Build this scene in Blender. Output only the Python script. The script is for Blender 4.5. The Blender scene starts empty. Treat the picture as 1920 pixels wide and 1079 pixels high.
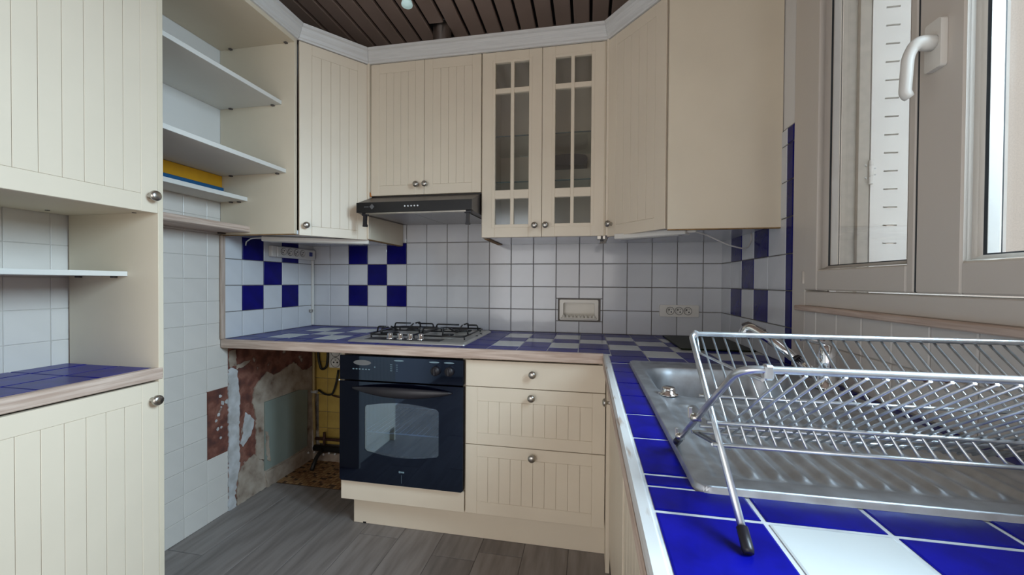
import bpy, bmesh, math, random
from mathutils import Vector, Matrix, noise
random.seed(7)
sc = bpy.context.scene
COL = sc.collection
R = math.radians

# ------------------------------------------------------------------ camera
CAM = Vector((1.1215, -1.6712, 1.1517))
yw, pt, rl = R(10.736), R(0.6947), R(0.3671)
fwd = Vector((-math.sin(yw) * math.cos(pt), math.cos(yw) * math.cos(pt), -math.sin(pt)))
rt = Vector((math.cos(yw), math.sin(yw), 0)); upv = rt.cross(fwd)
r2 = rt * math.cos(rl) + upv * math.sin(rl); u2 = -rt * math.sin(rl) + upv * math.cos(rl)
cd = bpy.data.cameras.new('camera'); cam = bpy.data.objects.new('camera', cd); COL.objects.link(cam)
cam.matrix_world = Matrix(((r2.x, u2.x, -fwd.x, CAM.x), (r2.y, u2.y, -fwd.y, CAM.y), (r2.z, u2.z, -fwd.z, CAM.z), (0, 0, 0, 1)))
cd.sensor_width = 36; cd.lens = 749.66 / 1920 * 36; cd.clip_start = 0.02
sc.camera = cam

# ------------------------------------------------------------------ sky, window daylight, rear fill, exposure
w = bpy.data.worlds.new('sky'); sc.world = w; w.use_nodes = True
bg = w.node_tree.nodes['Background']; bg.inputs[0].default_value = (0.86, 0.93, 1.0, 1); bg.inputs[1].default_value = 1.5

def area(name, loc, target, sx, sy, power, color):
    l = bpy.data.lights.new(name, 'AREA'); l.shape = 'RECTANGLE'; l.size = sx; l.size_y = sy
    l.energy = power; l.color = color
    o = bpy.data.objects.new(name, l); COL.objects.link(o); o.location = loc
    o.rotation_euler = (Vector(target) - Vector(loc)).to_track_quat('-Z', 'Y').to_euler()
    return o
wl_ = area('window_daylight', (2.16, -1.40, 1.98), (-0.2, -1.47, 0.75), 0.9, 0.9, 65, (0.61, 0.835, 1.0)); wl_.data.spread = R(105)
area('rear_fill', (0.6, -2.85, 1.0), (0.7, 0.5, 0.55), 1.8, 1.5, 19, (1.0, 0.96, 0.925))  # added fill lamp inside the room behind the camera, no source seen there
sc.view_settings.view_transform = 'Standard'; sc.view_settings.look = 'None'
sc.view_settings.gamma = 1.0; sc.view_settings.use_curve_mapping = False
sc.view_settings.exposure = 0.0

# ------------------------------------------------------------------ materials
def mat(name, col, rough=0.5, metal=0.0, var=0.0, scale=20.0, bump=0.0, bscale=None, stretch=None, col2=None, rnd=0.0, coat=0.0, spec=0.5, ramp=(0.35, 0.65), detail=4.0, rvar=0.0, emit=None):
    m = bpy.data.materials.new(name); m.use_nodes = True
    nt = m.node_tree; N = nt.nodes; L = nt.links
    b = N['Principled BSDF']
    b.inputs['Roughness'].default_value = rough; b.inputs['Metallic'].default_value = metal
    b.inputs['Specular IOR Level'].default_value = spec
    if coat: b.inputs['Coat Weight'].default_value = coat; b.inputs['Coat Roughness'].default_value = 0.05
    c = (*col, 1); b.inputs['Base Color'].default_value = c
    out = None
    tc = mp = None
    if var or col2 or bump or rvar:
        tc = N.new('ShaderNodeTexCoord'); mp = N.new('ShaderNodeMapping')
        L.new(tc.outputs['Object'], mp.inputs[0])
        if stretch: mp.inputs['Scale'].default_value = stretch
        nz = N.new('ShaderNodeTexNoise'); nz.inputs['Scale'].default_value = scale; nz.inputs['Detail'].default_value = detail
        L.new(mp.outputs[0], nz.inputs['Vector'])
    if var or col2:
        cr = N.new('ShaderNodeValToRGB'); L.new(nz.outputs['Fac'], cr.inputs[0])
        cr.color_ramp.elements[0].position = ramp[0]; cr.color_ramp.elements[1].position = ramp[1]
        ca = col2 if col2 else tuple(x * (1 - var) for x in col)
        cr.color_ramp.elements[0].color = (*ca, 1); cr.color_ramp.elements[1].color = c
        out = cr.outputs[0]
    if rnd:
        oi = N.new('ShaderNodeObjectInfo'); mr = N.new('ShaderNodeMapRange')
        mr.inputs[3].default_value = 1 - rnd; mr.inputs[4].default_value = 1 + rnd
        L.new(oi.outputs['Random'], mr.inputs[0])
        hs = N.new('ShaderNodeHueSaturation'); L.new(mr.outputs[0], hs.inputs['Value'])
        if out: L.new(out, hs.inputs['Color'])
        else: hs.inputs['Color'].default_value = c
        out = hs.outputs[0]
    if out: L.new(out, b.inputs['Base Color'])
    if rvar:
        mr2 = N.new('ShaderNodeMapRange'); mr2.inputs[3].default_value = max(0.02, rough - rvar); mr2.inputs[4].default_value = rough + rvar
        L.new(nz.outputs['Fac'], mr2.inputs[0]); L.new(mr2.outputs[0], b.inputs['Roughness'])
    if bump:
        n2 = N.new('ShaderNodeTexNoise'); n2.inputs['Scale'].default_value = bscale or scale; n2.inputs['Detail'].default_value = 3
        L.new(mp.outputs[0], n2.inputs['Vector'])
        bp = N.new('ShaderNodeBump'); bp.inputs['Strength'].default_value = bump; bp.inputs['Distance'].default_value = 0.003
        L.new(n2.outputs['Fac'], bp.inputs['Height']); L.new(bp.outputs[0], b.inputs['Normal'])
    if emit:
        b.inputs['Emission Color'].default_value = (*emit[0], 1); b.inputs['Emission Strength'].default_value = emit[1]
    return m

def glass_mat(name, tint=(1, 1, 1), refl=0.08, rough=0.02, spec_col=(1, 1, 1)):
    m = bpy.data.materials.new(name); m.use_nodes = True
    nt = m.node_tree; N = nt.nodes; L = nt.links; N.remove(N['Principled BSDF'])
    o = N['Material Output']; t = N.new('ShaderNodeBsdfTransparent'); g = N.new('ShaderNodeBsdfGlossy')
    t.inputs[0].default_value = (*tint, 1); g.inputs[0].default_value = (*spec_col, 1); g.inputs['Roughness'].default_value = rough
    fr = N.new('ShaderNodeLayerWeight'); fr.inputs['Blend'].default_value = 0.5
    pw_ = N.new('ShaderNodeMath'); pw_.operation = 'POWER'; pw_.inputs[1].default_value = 5.0; L.new(fr.outputs['Facing'], pw_.inputs[0])
    mr = N.new('ShaderNodeMapRange'); mr.inputs[3].default_value = refl; mr.inputs[4].default_value = 0.9
    L.new(pw_.outputs[0], mr.inputs[0])
    mx = N.new('ShaderNodeMixShader'); L.new(mr.outputs[0], mx.inputs[0]); L.new(t.outputs[0], mx.inputs[1]); L.new(g.outputs[0], mx.inputs[2])
    L.new(mx.outputs[0], o.inputs[0]); return m

M = {}
M['cream'] = mat('cream_lacquer', (0.765, 0.66, 0.525), 0.42, var=0.05, scale=3, bump=0.03, bscale=60)
M['cream_side'] = mat('cream_melamine', (0.72, 0.625, 0.485), 0.5, var=0.05, scale=4, bump=0.02, bscale=200)
M['under'] = mat('grey_white_laminate_underside', (0.46, 0.47, 0.51), 0.12, var=0.06, scale=5)
M['chip'] = mat('bare_chipboard_edge', (0.33, 0.19, 0.075), 0.8, var=0.4, scale=60)
M['white_shelf'] = mat('white_shelf_board', (0.72, 0.70, 0.66), 0.5, var=0.04, scale=5)
M['wall'] = mat('white_wall_paint', (0.74, 0.71, 0.68), 0.7, var=0.04, scale=3, bump=0.05, bscale=40)
M['wallbase'] = mat('wall_render', (0.60, 0.58, 0.55), 0.8, var=0.1, scale=10)
M['painted_tile'] = mat('white_painted_tile', (0.69, 0.635, 0.585), 0.35, var=0.05, scale=6, bump=0.06, bscale=14, rnd=0.015)
M['painted_grout'] = mat('painted_grout', (0.63, 0.58, 0.535), 0.7, var=0.1, scale=20)
M['white_tile'] = mat('white_glazed_tile', (0.645, 0.645, 0.665), 0.10, var=0.05, scale=8, bump=0.2, bscale=12, rnd=0.03)
M['blue_tile'] = mat('cobalt_glazed_tile', (0.004, 0.003, 0.135), 0.22, spec=0.2, var=0.3, scale=14, bump=0.12, bscale=10, rnd=0.15)
M['counter_white'] = mat('white_worktop_tile', (0.60, 0.61, 0.60), 0.2, spec=0.3, var=0.04, scale=8, bump=0.08, bscale=9, rnd=0.03)
M['counter_blue'] = mat('cobalt_worktop_tile', (0.004, 0.005, 0.235), 0.28, spec=0.12, var=0.4, scale=18, bump=0.12, bscale=12, rnd=0.12)
M['grout'] = mat('grey_brown_grout', (0.21, 0.185, 0.165), 0.9, var=0.3, scale=30)
M['cgrout'] = mat('pale_worktop_grout', (0.62, 0.62, 0.63), 0.8, var=0.25, scale=25)
M['wood'] = mat('limed_oak_edging', (0.62, 0.485, 0.405), 0.6, col2=(0.44, 0.315, 0.25), scale=6, stretch=(1.2, 22, 22), bump=0.15, bscale=8)
M['woody'] = mat('limed_oak_edging_lengthwise', (0.62, 0.485, 0.405), 0.6, col2=(0.44, 0.315, 0.25), scale=6, stretch=(22, 1.2, 22), bump=0.15, bscale=8)
M['woodz'] = mat('limed_oak_strip_upright', (0.55, 0.43, 0.36), 0.6, col2=(0.38, 0.28, 0.22), scale=6, stretch=(22, 22, 1.2), bump=0.15)
M['paintedwood'] = mat('worn_white_painted_edging', (0.62, 0.60, 0.585), 0.6, col2=(0.42, 0.33, 0.27), scale=7, stretch=(10, 1.6, 10), ramp=(0.28, 0.40))
M['plank'] = mat('grey_vinyl_plank', (0.255, 0.226, 0.212), 0.5, col2=(0.165, 0.142, 0.132), scale=5, stretch=(6, 0.8, 8), rnd=0.13, bump=0.06, bscale=7, ramp=(0.3, 0.62), detail=8)
M['plankgap'] = mat('plank_gap', (0.05, 0.045, 0.04), 0.9)
M['slat'] = mat('bronze_ceiling_slat', (0.50, 0.375, 0.315), 0.42, metal=0.0, var=0.12, scale=4)
M['dark'] = mat('dark_void', (0.012, 0.010, 0.010), 0.9)
M['crown'] = mat('white_crown_moulding', (0.68, 0.665, 0.65), 0.5, var=0.1, scale=8, stretch=(1, 1, 30))
M['nickel'] = mat('brushed_nickel', (0.50, 0.47, 0.43), 0.3, metal=1.0, var=0.15, scale=30)
M['chrome'] = mat('chrome', (0.82, 0.83, 0.85), 0.08, metal=1.0)
M['steel'] = mat('stainless_steel_sink', (0.56, 0.59, 0.63), 0.42, metal=0.9, col2=(0.44, 0.46, 0.49), scale=30, detail=8, rvar=0.12)
M['hobsteel'] = mat('brushed_hob_steel', (0.55, 0.53, 0.50), 0.32, metal=0.6, var=0.15, scale=10, stretch=(1, 30, 10))
M['rackwire'] = mat('zinc_coated_wire', (0.62, 0.65, 0.68), 0.30, metal=0.88, var=0.25, scale=40)
M['rust'] = mat('rust_brown', (0.10, 0.045, 0.03), 0.7, metal=0.3, var=0.4, scale=50)
M['black'] = mat('black_enamel', (0.012, 0.011, 0.012), 0.32)
M['blackplastic'] = mat('black_plastic', (0.014, 0.012, 0.016), 0.4)
M['hoodtop'] = mat('hood_grey_brown', (0.10, 0.085, 0.08), 0.4, metal=0.3)
M['filter'] = mat('aluminium_filter', (0.42, 0.41, 0.41), 0.4, metal=0.9, var=0.2, scale=200)
M['ovenglass'] = mat('black_oven_glass', (0.002, 0.002, 0.006), 0.04, spec=0.6)
M['ovenglass'].node_tree.nodes['Principled BSDF'].inputs['Specular Tint'].default_value = (0.45, 0.65, 1.0, 1)
M['ovenglass'].node_tree.nodes['Principled BSDF'].inputs['IOR'].default_value = 1.7
M['ovenwindow'] = glass_mat('oven_window_glass', (0.55, 0.68, 0.85), 0.27, 0.03, (0.70, 0.86, 1.0))
M['ovencavity'] = mat('oven_enamel', (0.06, 0.08, 0.11), 0.4)
M['whiteplastic'] = mat('white_plastic', (0.72, 0.69, 0.64), 0.4)
M['creamplastic'] = mat('cream_socket_plastic', (0.74, 0.70, 0.64), 0.4)
M['pvc'] = mat('white_pvc_frame', (0.63, 0.565, 0.50), 0.35, var=0.03, scale=3)
M['pvcdark'] = mat('grey_rubber_gasket', (0.04, 0.045, 0.05), 0.6)
M['spacer'] = mat('aluminium_spacer', (0.72, 0.74, 0.76), 0.3, metal=0.8)
M['glass'] = glass_mat('window_glass', (0.99, 0.99, 0.99), 0.015)
M['cabglass'] = glass_mat('cabinet_glass', (0.92, 0.94, 0.94), 0.10, 0.12)
M['glassedge'] = mat('green_glass_edge', (0.015, 0.07, 0.075), 0.1, spec=0.8)
M['shelfglass'] = glass_mat('glass_shelf', (0.86, 0.93, 0.91), 0.06)
M['shutter'] = mat('white_metal_shutter', (0.80, 0.78, 0.75), 0.5, var=0.06, scale=12)
M['reveal'] = mat('dusty_painted_reveal', (0.47, 0.43, 0.38), 0.7, var=0.12, scale=40)
M['stucco'] = mat('beige_stucco', (0.56, 0.485, 0.41), 0.9, var=0.12, scale=90, bump=0.3, bscale=120)
M['ceramic'] = mat('cream_ceramic', (0.74, 0.69, 0.60), 0.2, var=0.05, scale=10)
M['yellow'] = mat('yellow_painted_board', (0.75, 0.36, 0.01), 0.5, var=0.12, scale=12)
M['bluepaint'] = mat('blue_painted_band', (0.005, 0.10, 0.26), 0.5)
M['yellowtile'] = mat('yellow_glazed_tile', (0.58, 0.40, 0.10), 0.3, col2=(0.44, 0.29, 0.07), scale=9, rnd=0.08)
M['yellowgrout'] = mat('dirty_yellow_grout', (0.24, 0.16, 0.05), 0.9, var=0.3, scale=30)
M['rubble'] = mat('exposed_red_brown_masonry', (0.17, 0.07, 0.05), 0.95, col2=(0.09, 0.035, 0.028), scale=14, detail=10, bump=0.6, bscale=40)
M['plaster'] = mat('old_beige_plaster', (0.42, 0.345, 0.28), 0.95, col2=(0.27, 0.205, 0.16), scale=16, detail=10, bump=0.5, bscale=50)
M['whiteplaster'] = mat('white_filler_plaster', (0.58, 0.57, 0.58), 0.9, col2=(0.40, 0.38, 0.37), scale=18, detail=8, bump=0.4, bscale=50)
M['greenpanel'] = mat('grey_green_painted_panel', (0.225, 0.255, 0.225), 0.6, var=0.1, scale=5)
M['mosaic'] = mat('old_brown_mosaic_floor', (0.40, 0.22, 0.09), 0.6, rnd=0.3)
M['mosaicgrout'] = mat('mosaic_bed', (0.10, 0.055, 0.03), 0.9, var=0.3, scale=20)
M['pipe'] = mat('painted_pipe', (0.42, 0.30, 0.13), 0.5, var=0.25, scale=20)
M['cable'] = mat('black_cable', (0.012, 0.011, 0.010), 0.5)
M['whitecable'] = mat('white_cable', (0.66, 0.63, 0.60), 0.5)
M['alu'] = mat('aluminium_duct', (0.55, 0.53, 0.52), 0.3, metal=1.0)
M['brass'] = mat('antique_brass', (0.30, 0.19, 0.11), 0.3, metal=1.0)
M['bulb'] = mat('bulb_glass', (0.62, 0.80, 0.80), 0.1, emit=((0.7, 1, 1), 0.25))
M['darkboard'] = mat('dark_green_glass_board', (0.010, 0.014, 0.005), 0.4, spec=0.12)
M['orange'] = mat('orange_tape', (0.50, 0.16, 0.02), 0.6)
M['led'] = mat('white_hood_button', (0.8, 0.8, 0.8), 0.3)
M['print'] = mat('pale_blue_print', (0.16, 0.24, 0.28), 0.4)
M['emblem'] = mat('grey_emblem', (0.20, 0.20, 0.21), 0.3, metal=0.5)
M['darkgrey'] = mat('dark_grey_plastic', (0.045, 0.05, 0.055), 0.5)
M['holeblack'] = mat('socket_hole', (0.02, 0.018, 0.016), 0.8)
M['bluelabel'] = mat('blue_switch', (0.04, 0.05, 0.22), 0.4)

def ramp_more(key, stops):
    for n in M[key].node_tree.nodes:
        if n.type == 'VALTORGB':
            for p, c in stops:
                e = n.color_ramp.elements.new(p); e.color = (*c, 1)
ramp_more('rubble', [(0.47, (0.16, 0.055, 0.038)), (0.56, (0.24, 0.10, 0.07)), (0.70, (0.40, 0.33, 0.28))])
ramp_more('plaster', [(0.28, (0.16, 0.09, 0.06)), (0.5, (0.36, 0.285, 0.225))])
# ------------------------------------------------------------------ mesh helpers
class MB:
    def __init__(s): s.bm = bmesh.new(); s.smooth = False
    def box(s, x0, x1, y0, y1, z0, z1, bev=0.0, seg=1):
        if x1 < x0: x0, x1 = x1, x0
        if y1 < y0: y0, y1 = y1, y0
        if z1 < z0: z0, z1 = z1, z0
        v = [s.bm.verts.new(p) for p in ((x0, y0, z0), (x1, y0, z0), (x1, y1, z0), (x0, y1, z0), (x0, y0, z1), (x1, y0, z1), (x1, y1, z1), (x0, y1, z1))]
        f = [s.bm.faces.new([v[i] for i in q]) for q in ((0, 3, 2, 1), (4, 5, 6, 7), (0, 1, 5, 4), (1, 2, 6, 5), (2, 3, 7, 6), (3, 0, 4, 7))]
        if bev > 0:
            e = set(e for ff in f for e in ff.edges)
            bmesh.ops.bevel(s.bm, geom=list(e), offset=bev, segments=seg, affect='EDGES', profile=0.5)
        return s
    def obox(s, P, d, n, a0, a1, b0, b1, z0, z1, bev=0.0):
        """box in a frame: along d (2-D unit), out along n, up z"""
        k = MB(); k.box(a0, a1, b0, b1, z0, z1, bev)
        s.xf(k, lambda v: Vector((P[0] + d[0] * v.x + n[0] * v.y, P[1] + d[1] * v.x + n[1] * v.y, v.z)), flip=(d[0] * n[1] - d[1] * n[0]) < 0)
        return s
    def xf(s, k, fn, flip=False):
        mp = {v: s.bm.verts.new(fn(v.co)) for v in k.bm.verts}
        for f in k.bm.faces:
            vs = [mp[v] for v in f.verts]
            if flip: vs.reverse()
            try: nf = s.bm.faces.new(vs); nf.smooth = f.smooth
            except ValueError: pass
        k.bm.free()
    def prism(s, poly, axis, a0, a1):
        """poly: list of 2-D points; axis 'x','y','z' extrusion"""
        def P(u, v, a): return {'x': (a, u, v), 'y': (u, a, v), 'z': (u, v, a)}[axis]
        b = [s.bm.verts.new(P(u, v, a0)) for u, v in poly]; t = [s.bm.verts.new(P(u, v, a1)) for u, v in poly]
        n = len(poly)
        fs = [s.bm.faces.new(b[::-1]), s.bm.faces.new(t)]
        for i in range(n): fs.append(s.bm.faces.new((b[i], b[(i + 1) % n], t[(i + 1) % n], t[i])))
        bmesh.ops.recalc_face_normals(s.bm, faces=fs)
        return s
    def tube(s, pts, r, n=8, closed=False, caps=True):
        pts = [Vector(p) for p in pts]; rings = []
        rs = r if isinstance(r, (list, tuple)) else [r] * len(pts)
        m = len(pts); prev = None
        for i, p in enumerate(pts):
            a = pts[(i - 1) % m] if (i > 0 or closed) else p; b = pts[(i + 1) % m] if (i < m - 1 or closed) else p
            t = (b - a).normalized()
            if prev is None:
                u = t.orthogonal().normalized()
            else:
                u = (prev - t * prev.dot(t)); u = u.normalized() if u.length > 1e-6 else t.orthogonal().normalized()
            prev = u; v = t.cross(u)
            rings.append([s.bm.verts.new(p + (u * math.cos(2 * math.pi * k / n) + v * math.sin(2 * math.pi * k / n)) * rs[i]) for k in range(n)])
        fs = []
        for i in range(m if closed else m - 1):
            A, B = rings[i], rings[(i + 1) % m]
            for k in range(n): 
                f = s.bm.faces.new((A[k], A[(k + 1) % n], B[(k + 1) % n], B[k])); f.smooth = True; fs.append(f)
        if caps and not closed:
            s.bm.faces.new(rings[0][::-1]); s.bm.faces.new(rings[-1])
        return s
    def lathe(s, prof, base, axis, n=16):
        """prof: (r, h) along axis"""
        base = Vector(base); t = Vector(axis).normalized(); u = t.orthogonal().normalized(); v = t.cross(u)
        rings = []
        for r, h in prof:
            if r < 1e-6: rings.append([s.bm.verts.new(base + t * h)])
            else: rings.append([s.bm.verts.new(base + t * h + (u * math.cos(2 * math.pi * k / n) + v * math.sin(2 * math.pi * k / n)) * r) for k in range(n)])
        for A, B in zip(rings, rings[1:]):
            for k in range(n):
                if len(A) == 1 and len(B) == 1: continue
                if len(A) == 1: f = s.bm.faces.new((A[0], B[(k + 1) % n], B[k]))
                elif len(B) == 1: f = s.bm.faces.new((A[k], A[(k + 1) % n], B[0]))
                else: f = s.bm.faces.new((A[k], A[(k + 1) % n], B[(k + 1) % n], B[k]))
                f.smooth = True
        return s
    def build(s, name, m, parent=None, label=None, loc=None, recalc=False, wn=False):
        off = Vector(org(parent)) if parent is not None else Vector(loc or (0, 0, 0))
        if recalc: bmesh.ops.recalc_face_normals(s.bm, faces=s.bm.faces[:])
        me = bpy.data.meshes.new(name)
        for v in s.bm.verts: v.co -= off
        s.bm.to_mesh(me); s.bm.free()
        me.materials.append(M[m] if isinstance(m, str) else m)
        o = bpy.data.objects.new(name, me); COL.objects.link(o)
        if parent is not None: o.parent = parent; o['_o'] = list(off)
        else: o.location = off; o['_o'] = list(off)
        if label: o['label'] = label
        return o

def org(o): return tuple(o['_o']) if '_o' in o else (0, 0, 0)

def thing(name, loc, label, cat, group=None):
    o = bpy.data.objects.new(name, None); COL.objects.link(o); o.location = loc; o['_o'] = list(loc)
    o.empty_display_size = 0.05
    o['label'] = label; o['category'] = cat
    if group: o['group'] = group
    return o
def tag(o, label, cat, group=None):
    o['label'] = label; o['category'] = cat
    if group: o['group'] = group
    return o
def struct(o): o['kind'] = 'structure'; return o
def box(*a, bev=0.0): return MB().box(*a, bev=bev)

def arc(c, r, a0, a1, n, ax='xy'):
    out = []
    for i in range(n + 1):
        a = R(a0 + (a1 - a0) * i / n); out.append((c[0] + r * math.cos(a), c[1] + r * math.sin(a)))
    return out
def rrect(x0, x1, y0, y1, r, n=5):
    return arc((x1 - r, y0 + r), r, -90, 0, n) + arc((x1 - r, y1 - r), r, 0, 90, n) + arc((x0 + r, y1 - r), r, 90, 180, n) + arc((x0 + r, y0 + r), r, 180, 270, n)
def fillet(pts, r, n=5):
    """round the inner corners of a 3-D polyline"""
    P = [Vector(p) for p in pts]; out = [P[0]]
    for a, b, c in zip(P, P[1:], P[2:]):
        u = (a - b); v = (c - b); rr = min(r, u.length * .49, v.length * .49); p0 = b + u.normalized() * rr; p1 = b + v.normalized() * rr
        for i in range(n + 1):
            t = i / n; out.append(p0 * (1 - t) ** 2 + b * 2 * t * (1 - t) + p1 * t * t)
    out.append(P[-1]); return out

# tiles -----------------------------------------------------------
TILE_CACHE = {}
def tile(parent, name, m, axis, u0, u1, v0, v1, w0, thick, gap=0.002, sign=1, jit=0.0004):
    """one tile: plate in the (u,v) plane, top raised by thick along +-axis"""
    u0 += gap; u1 -= gap; v0 += gap; v1 -= gap
    if u1 - u0 < 0.004 or v1 - v0 < 0.004: return
    du, dv = round(u1 - u0, 4), round(v1 - v0, 4); key = (du, dv, m, axis, sign, thick, name)
    me = TILE_CACHE.get(key)
    if me is None:
        ch = min(0.0022, du * .3, dv * .3); hu, hv = du / 2, dv / 2
        rings = [(hu, hv, 0), (hu, hv, thick * .6), (hu - ch, hv - ch, thick)]
        vs = []; 
        for a, b, h in rings:
            for p, q in ((-a, -b), (a, -b), (a, b), (-a, b)):
                hh = h * sign
                vs.append({'y': (p, hh, q), 'x': (hh, p, q), 'z': (p, q, hh)}[axis])
        fs = [(3, 2, 1, 0), (8, 9, 10, 11)]
        for k in range(2):
            for i in range(4): j = (i + 1) % 4; fs.append((k * 4 + i, k * 4 + j, k * 4 + 4 + j, k * 4 + 4 + i))
        me = bpy.data.meshes.new(name); me.from_pydata(vs, [], fs); me.validate()
        bm = bmesh.new(); bm.from_mesh(me); bmesh.ops.recalc_face_normals(bm, faces=bm.faces[:]); bm.to_mesh(me); bm.free()
        me.materials.append(M[m]); TILE_CACHE[key] = me
    o = bpy.data.objects.new(name, me); COL.objects.link(o)
    uc, vc = (u0 + u1) / 2, (v0 + v1) / 2
    w = w0 + random.uniform(-jit, jit)
    p = Vector({'y': (uc, w, vc), 'x': (w, uc, vc), 'z': (uc, vc, w)}[axis])
    o.parent = parent; o.location = p - Vector(org(parent)); return o

def cells(us, vs, cuts=()):
    """grid cells minus cut rectangles -> (i, j, u0, u1, v0, v1)"""
    out = []
    for i, (a, b) in enumerate(zip(us, us[1:])):
        for j, (c, d) in enumerate(zip(vs, vs[1:])):
            rs = [(a, b, c, d)]
            for (p, q, r_, s_) in cuts:
                nr = []
                for (x0, x1, y0, y1) in rs:
                    if q <= x0 or p >= x1 or s_ <= y0 or r_ >= y1: nr.append((x0, x1, y0, y1)); continue
                    if y0 < r_: nr.append((x0, x1, y0, r_))
                    if s_ < y1: nr.append((x0, x1, s_, y1))
                    yy0, yy1 = max(y0, r_), min(y1, s_)
                    if x0 < p: nr.append((x0, p, yy0, yy1))
                    if q < x1: nr.append((q, x1, yy0, yy1))
                rs = nr
            for r_ in rs: out.append((i, j, *r_))
    return out

# cabinet helpers ---------------------------------------------------
def knob(parent, pos, n, r=0.0155):
    return MB().lathe([(0.0085, 0), (0.0075, 0.004), (0.0055, 0.010), (0.007, 0.016), (r * .96, 0.020), (r, 0.024), (r * .9, 0.029), (r * .55, 0.0325), (0, 0.0335)], pos, n, 16).build('knob', 'nickel', parent)

def door_mb(P0, P1, z0, z1, stile, rb, rtp, nb, th=0.018, out=1):
    """panel door along P0->P1 (2-D); front face lies on the line, body goes back; boards with grooves"""
    P0 = Vector(P0); P1 = Vector(P1); d = (P1 - P0); Lg = d.length; d /= Lg; n = Vector((d.y, -d.x)) * out
    mb = MB()
    a0, a1 = stile, Lg - stile; b0, b1 = z0 + rb, z1 - rtp
    mb.obox(P0, d, n, 0, Lg, -th, -0.006, z0, z1)
    mb.obox(P0, d, n, 0, a0, -0.0062, 0, z0, z1, 0.0012); mb.obox(P0, d, n, a1, Lg, -0.0062, 0, z0, z1, 0.0012)
    mb.obox(P0, d, n, a0, a1, -0.0062, 0, z0, b0, 0.0012); mb.obox(P0, d, n, a0, a1, -0.0062, 0, b1, z1, 0.0012)
    bw = (a1 - a0) / nb
    for i in range(nb):
        mb.obox(P0, d, n, a0 + i * bw + .0004, a0 + (i + 1) * bw - .0004, -0.0062, -0.0004, b0 + .0004, b1 - .0004, 0.0008)
    return mb

# ====================================================================
# ROOM
# ====================================================================
XL, XR, YB, H = -0.633, 1.828, 0.634, 2.6
YR = -3.0
zrows = [0.866, 0.998, 1.1294, 1.261, 1.3926, 1.524]

# back wall (pieces around the soap-dish niche) ----------------------
wb = MB()
g = 0.004
for (a, b, c, d) in ((XL - .15, .975, 0, H + .2), (1.17, XR + .25, 0, H + .2), (.975, 1.17, 0, .950), (.975, 1.17, 1.046, H + .2)):
    wb.box(a, b, YB + g, YB + .14, c, d)
wb.box(.975, 1.17, YB + .06, YB + .14, .95, 1.046)
wall_back = struct(wb.build('wall_back', 'grout'))
bx = [XL] + [-0.5059 + .1316 * i for i in range(18)] + [XR]
soapcut = (0.956, 1.191, 0.934, 1.063)
for i, j, a, b, c, d in cells(bx, zrows, (soapcut,)):
    blue = (j in (1, 3) and i in (2, 4)) or (j == 2 and i == 3)
    tile(wall_back, 'tile', 'blue_tile' if blue else 'white_tile', 'y', a, b, c, d, YB + g, 0.0045, 0.0018, -1)
# yellow tiles in the alcove
for i, j, a, b, c, d in cells([XL + .012, -.524, -.415, -.306], [.10, .205, .31, .42, .527, .635, .742, .825]):
    if d < .5 and a < XL + .03: a = XL + .045
    tile(wall_back, 'tile', 'yellowtile', 'y', a, b, c, d, YB + g, 0.004, 0.0012, -1)

# left wall ----------------------------------------------------------
wl = MB().box(XL - .15, XL - .004, YR, YB + .14, 0, H + .2)
wall_left = struct(wl.build('wall_left', 'painted_grout'))
# painted plain wall above the tiles
pw = MB().box(XL - .004, XL, YR, YB, 1.545, H).box(XL - .004, XL, YR, -1.093, 0, 1.545)
struct(pw.build('plaster_skin', 'wall', wall_left))
# grey grouted bed behind the blue and white tiles
MB().box(XL - .0041, XL + .003, -.013, YB, .862, 1.40).build('tile_bed', 'grout', wall_left)
ly = [-.011, .093, .232, .366, .501, YB]
for i, j, a, b, c, d in cells(ly, zrows[:5]):
    blue = (j in (1, 3) and i in (1, 3)) or (j == 2 and i == 2)
    tile(wall_left, 'tile', 'blue_tile' if blue else 'white_tile', 'x', a, b, c, d, XL + .003, 0.0045, 0.0017, 1)
# white painted tiles
py = [.016 - .111 * i for i in range(11)][::-1]; pz = [.0, .0915, .198, .305, .412, .519, .626, .733, .84, .947, 1.054, 1.161, 1.268, 1.375, 1.452, 1.535]
for i, j, a, b, c, d in cells(py, pz):
    if a < -.61 and not (.84 <= c < 1.37): continue
    if a > -.10 and .30 < c < .62: continue            # the tiles that fell off
    tile(wall_left, 'tile', 'painted_tile', 'x', a, b, c, d, XL - .004, 0.003, 0.0005, 1, 0.0005)
MB().box(XL - .0041, XL - .002, -.097, .016, .302, .630).build('bare_patch', 'rubble', wall_left, 'reddish bare patch where tiles have come off')
# a few chips of old adhesive on the bare patch
for k in range(9):
    y, z = random.uniform(-.06, .008), random.uniform(.38, .60); s_ = random.uniform(.004, .012)
    MB().prism([(y + s_ * random.uniform(.6, 1.2) * math.cos(t), z + s_ * random.uniform(.6, 1.3) * math.sin(t)) for t in (0, 1, 2.1, 3.2, 4.2, 5.2)], 'x', XL - .003, XL - .0005).build('adhesive_crumb', 'whiteplaster', wall_left)

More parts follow.
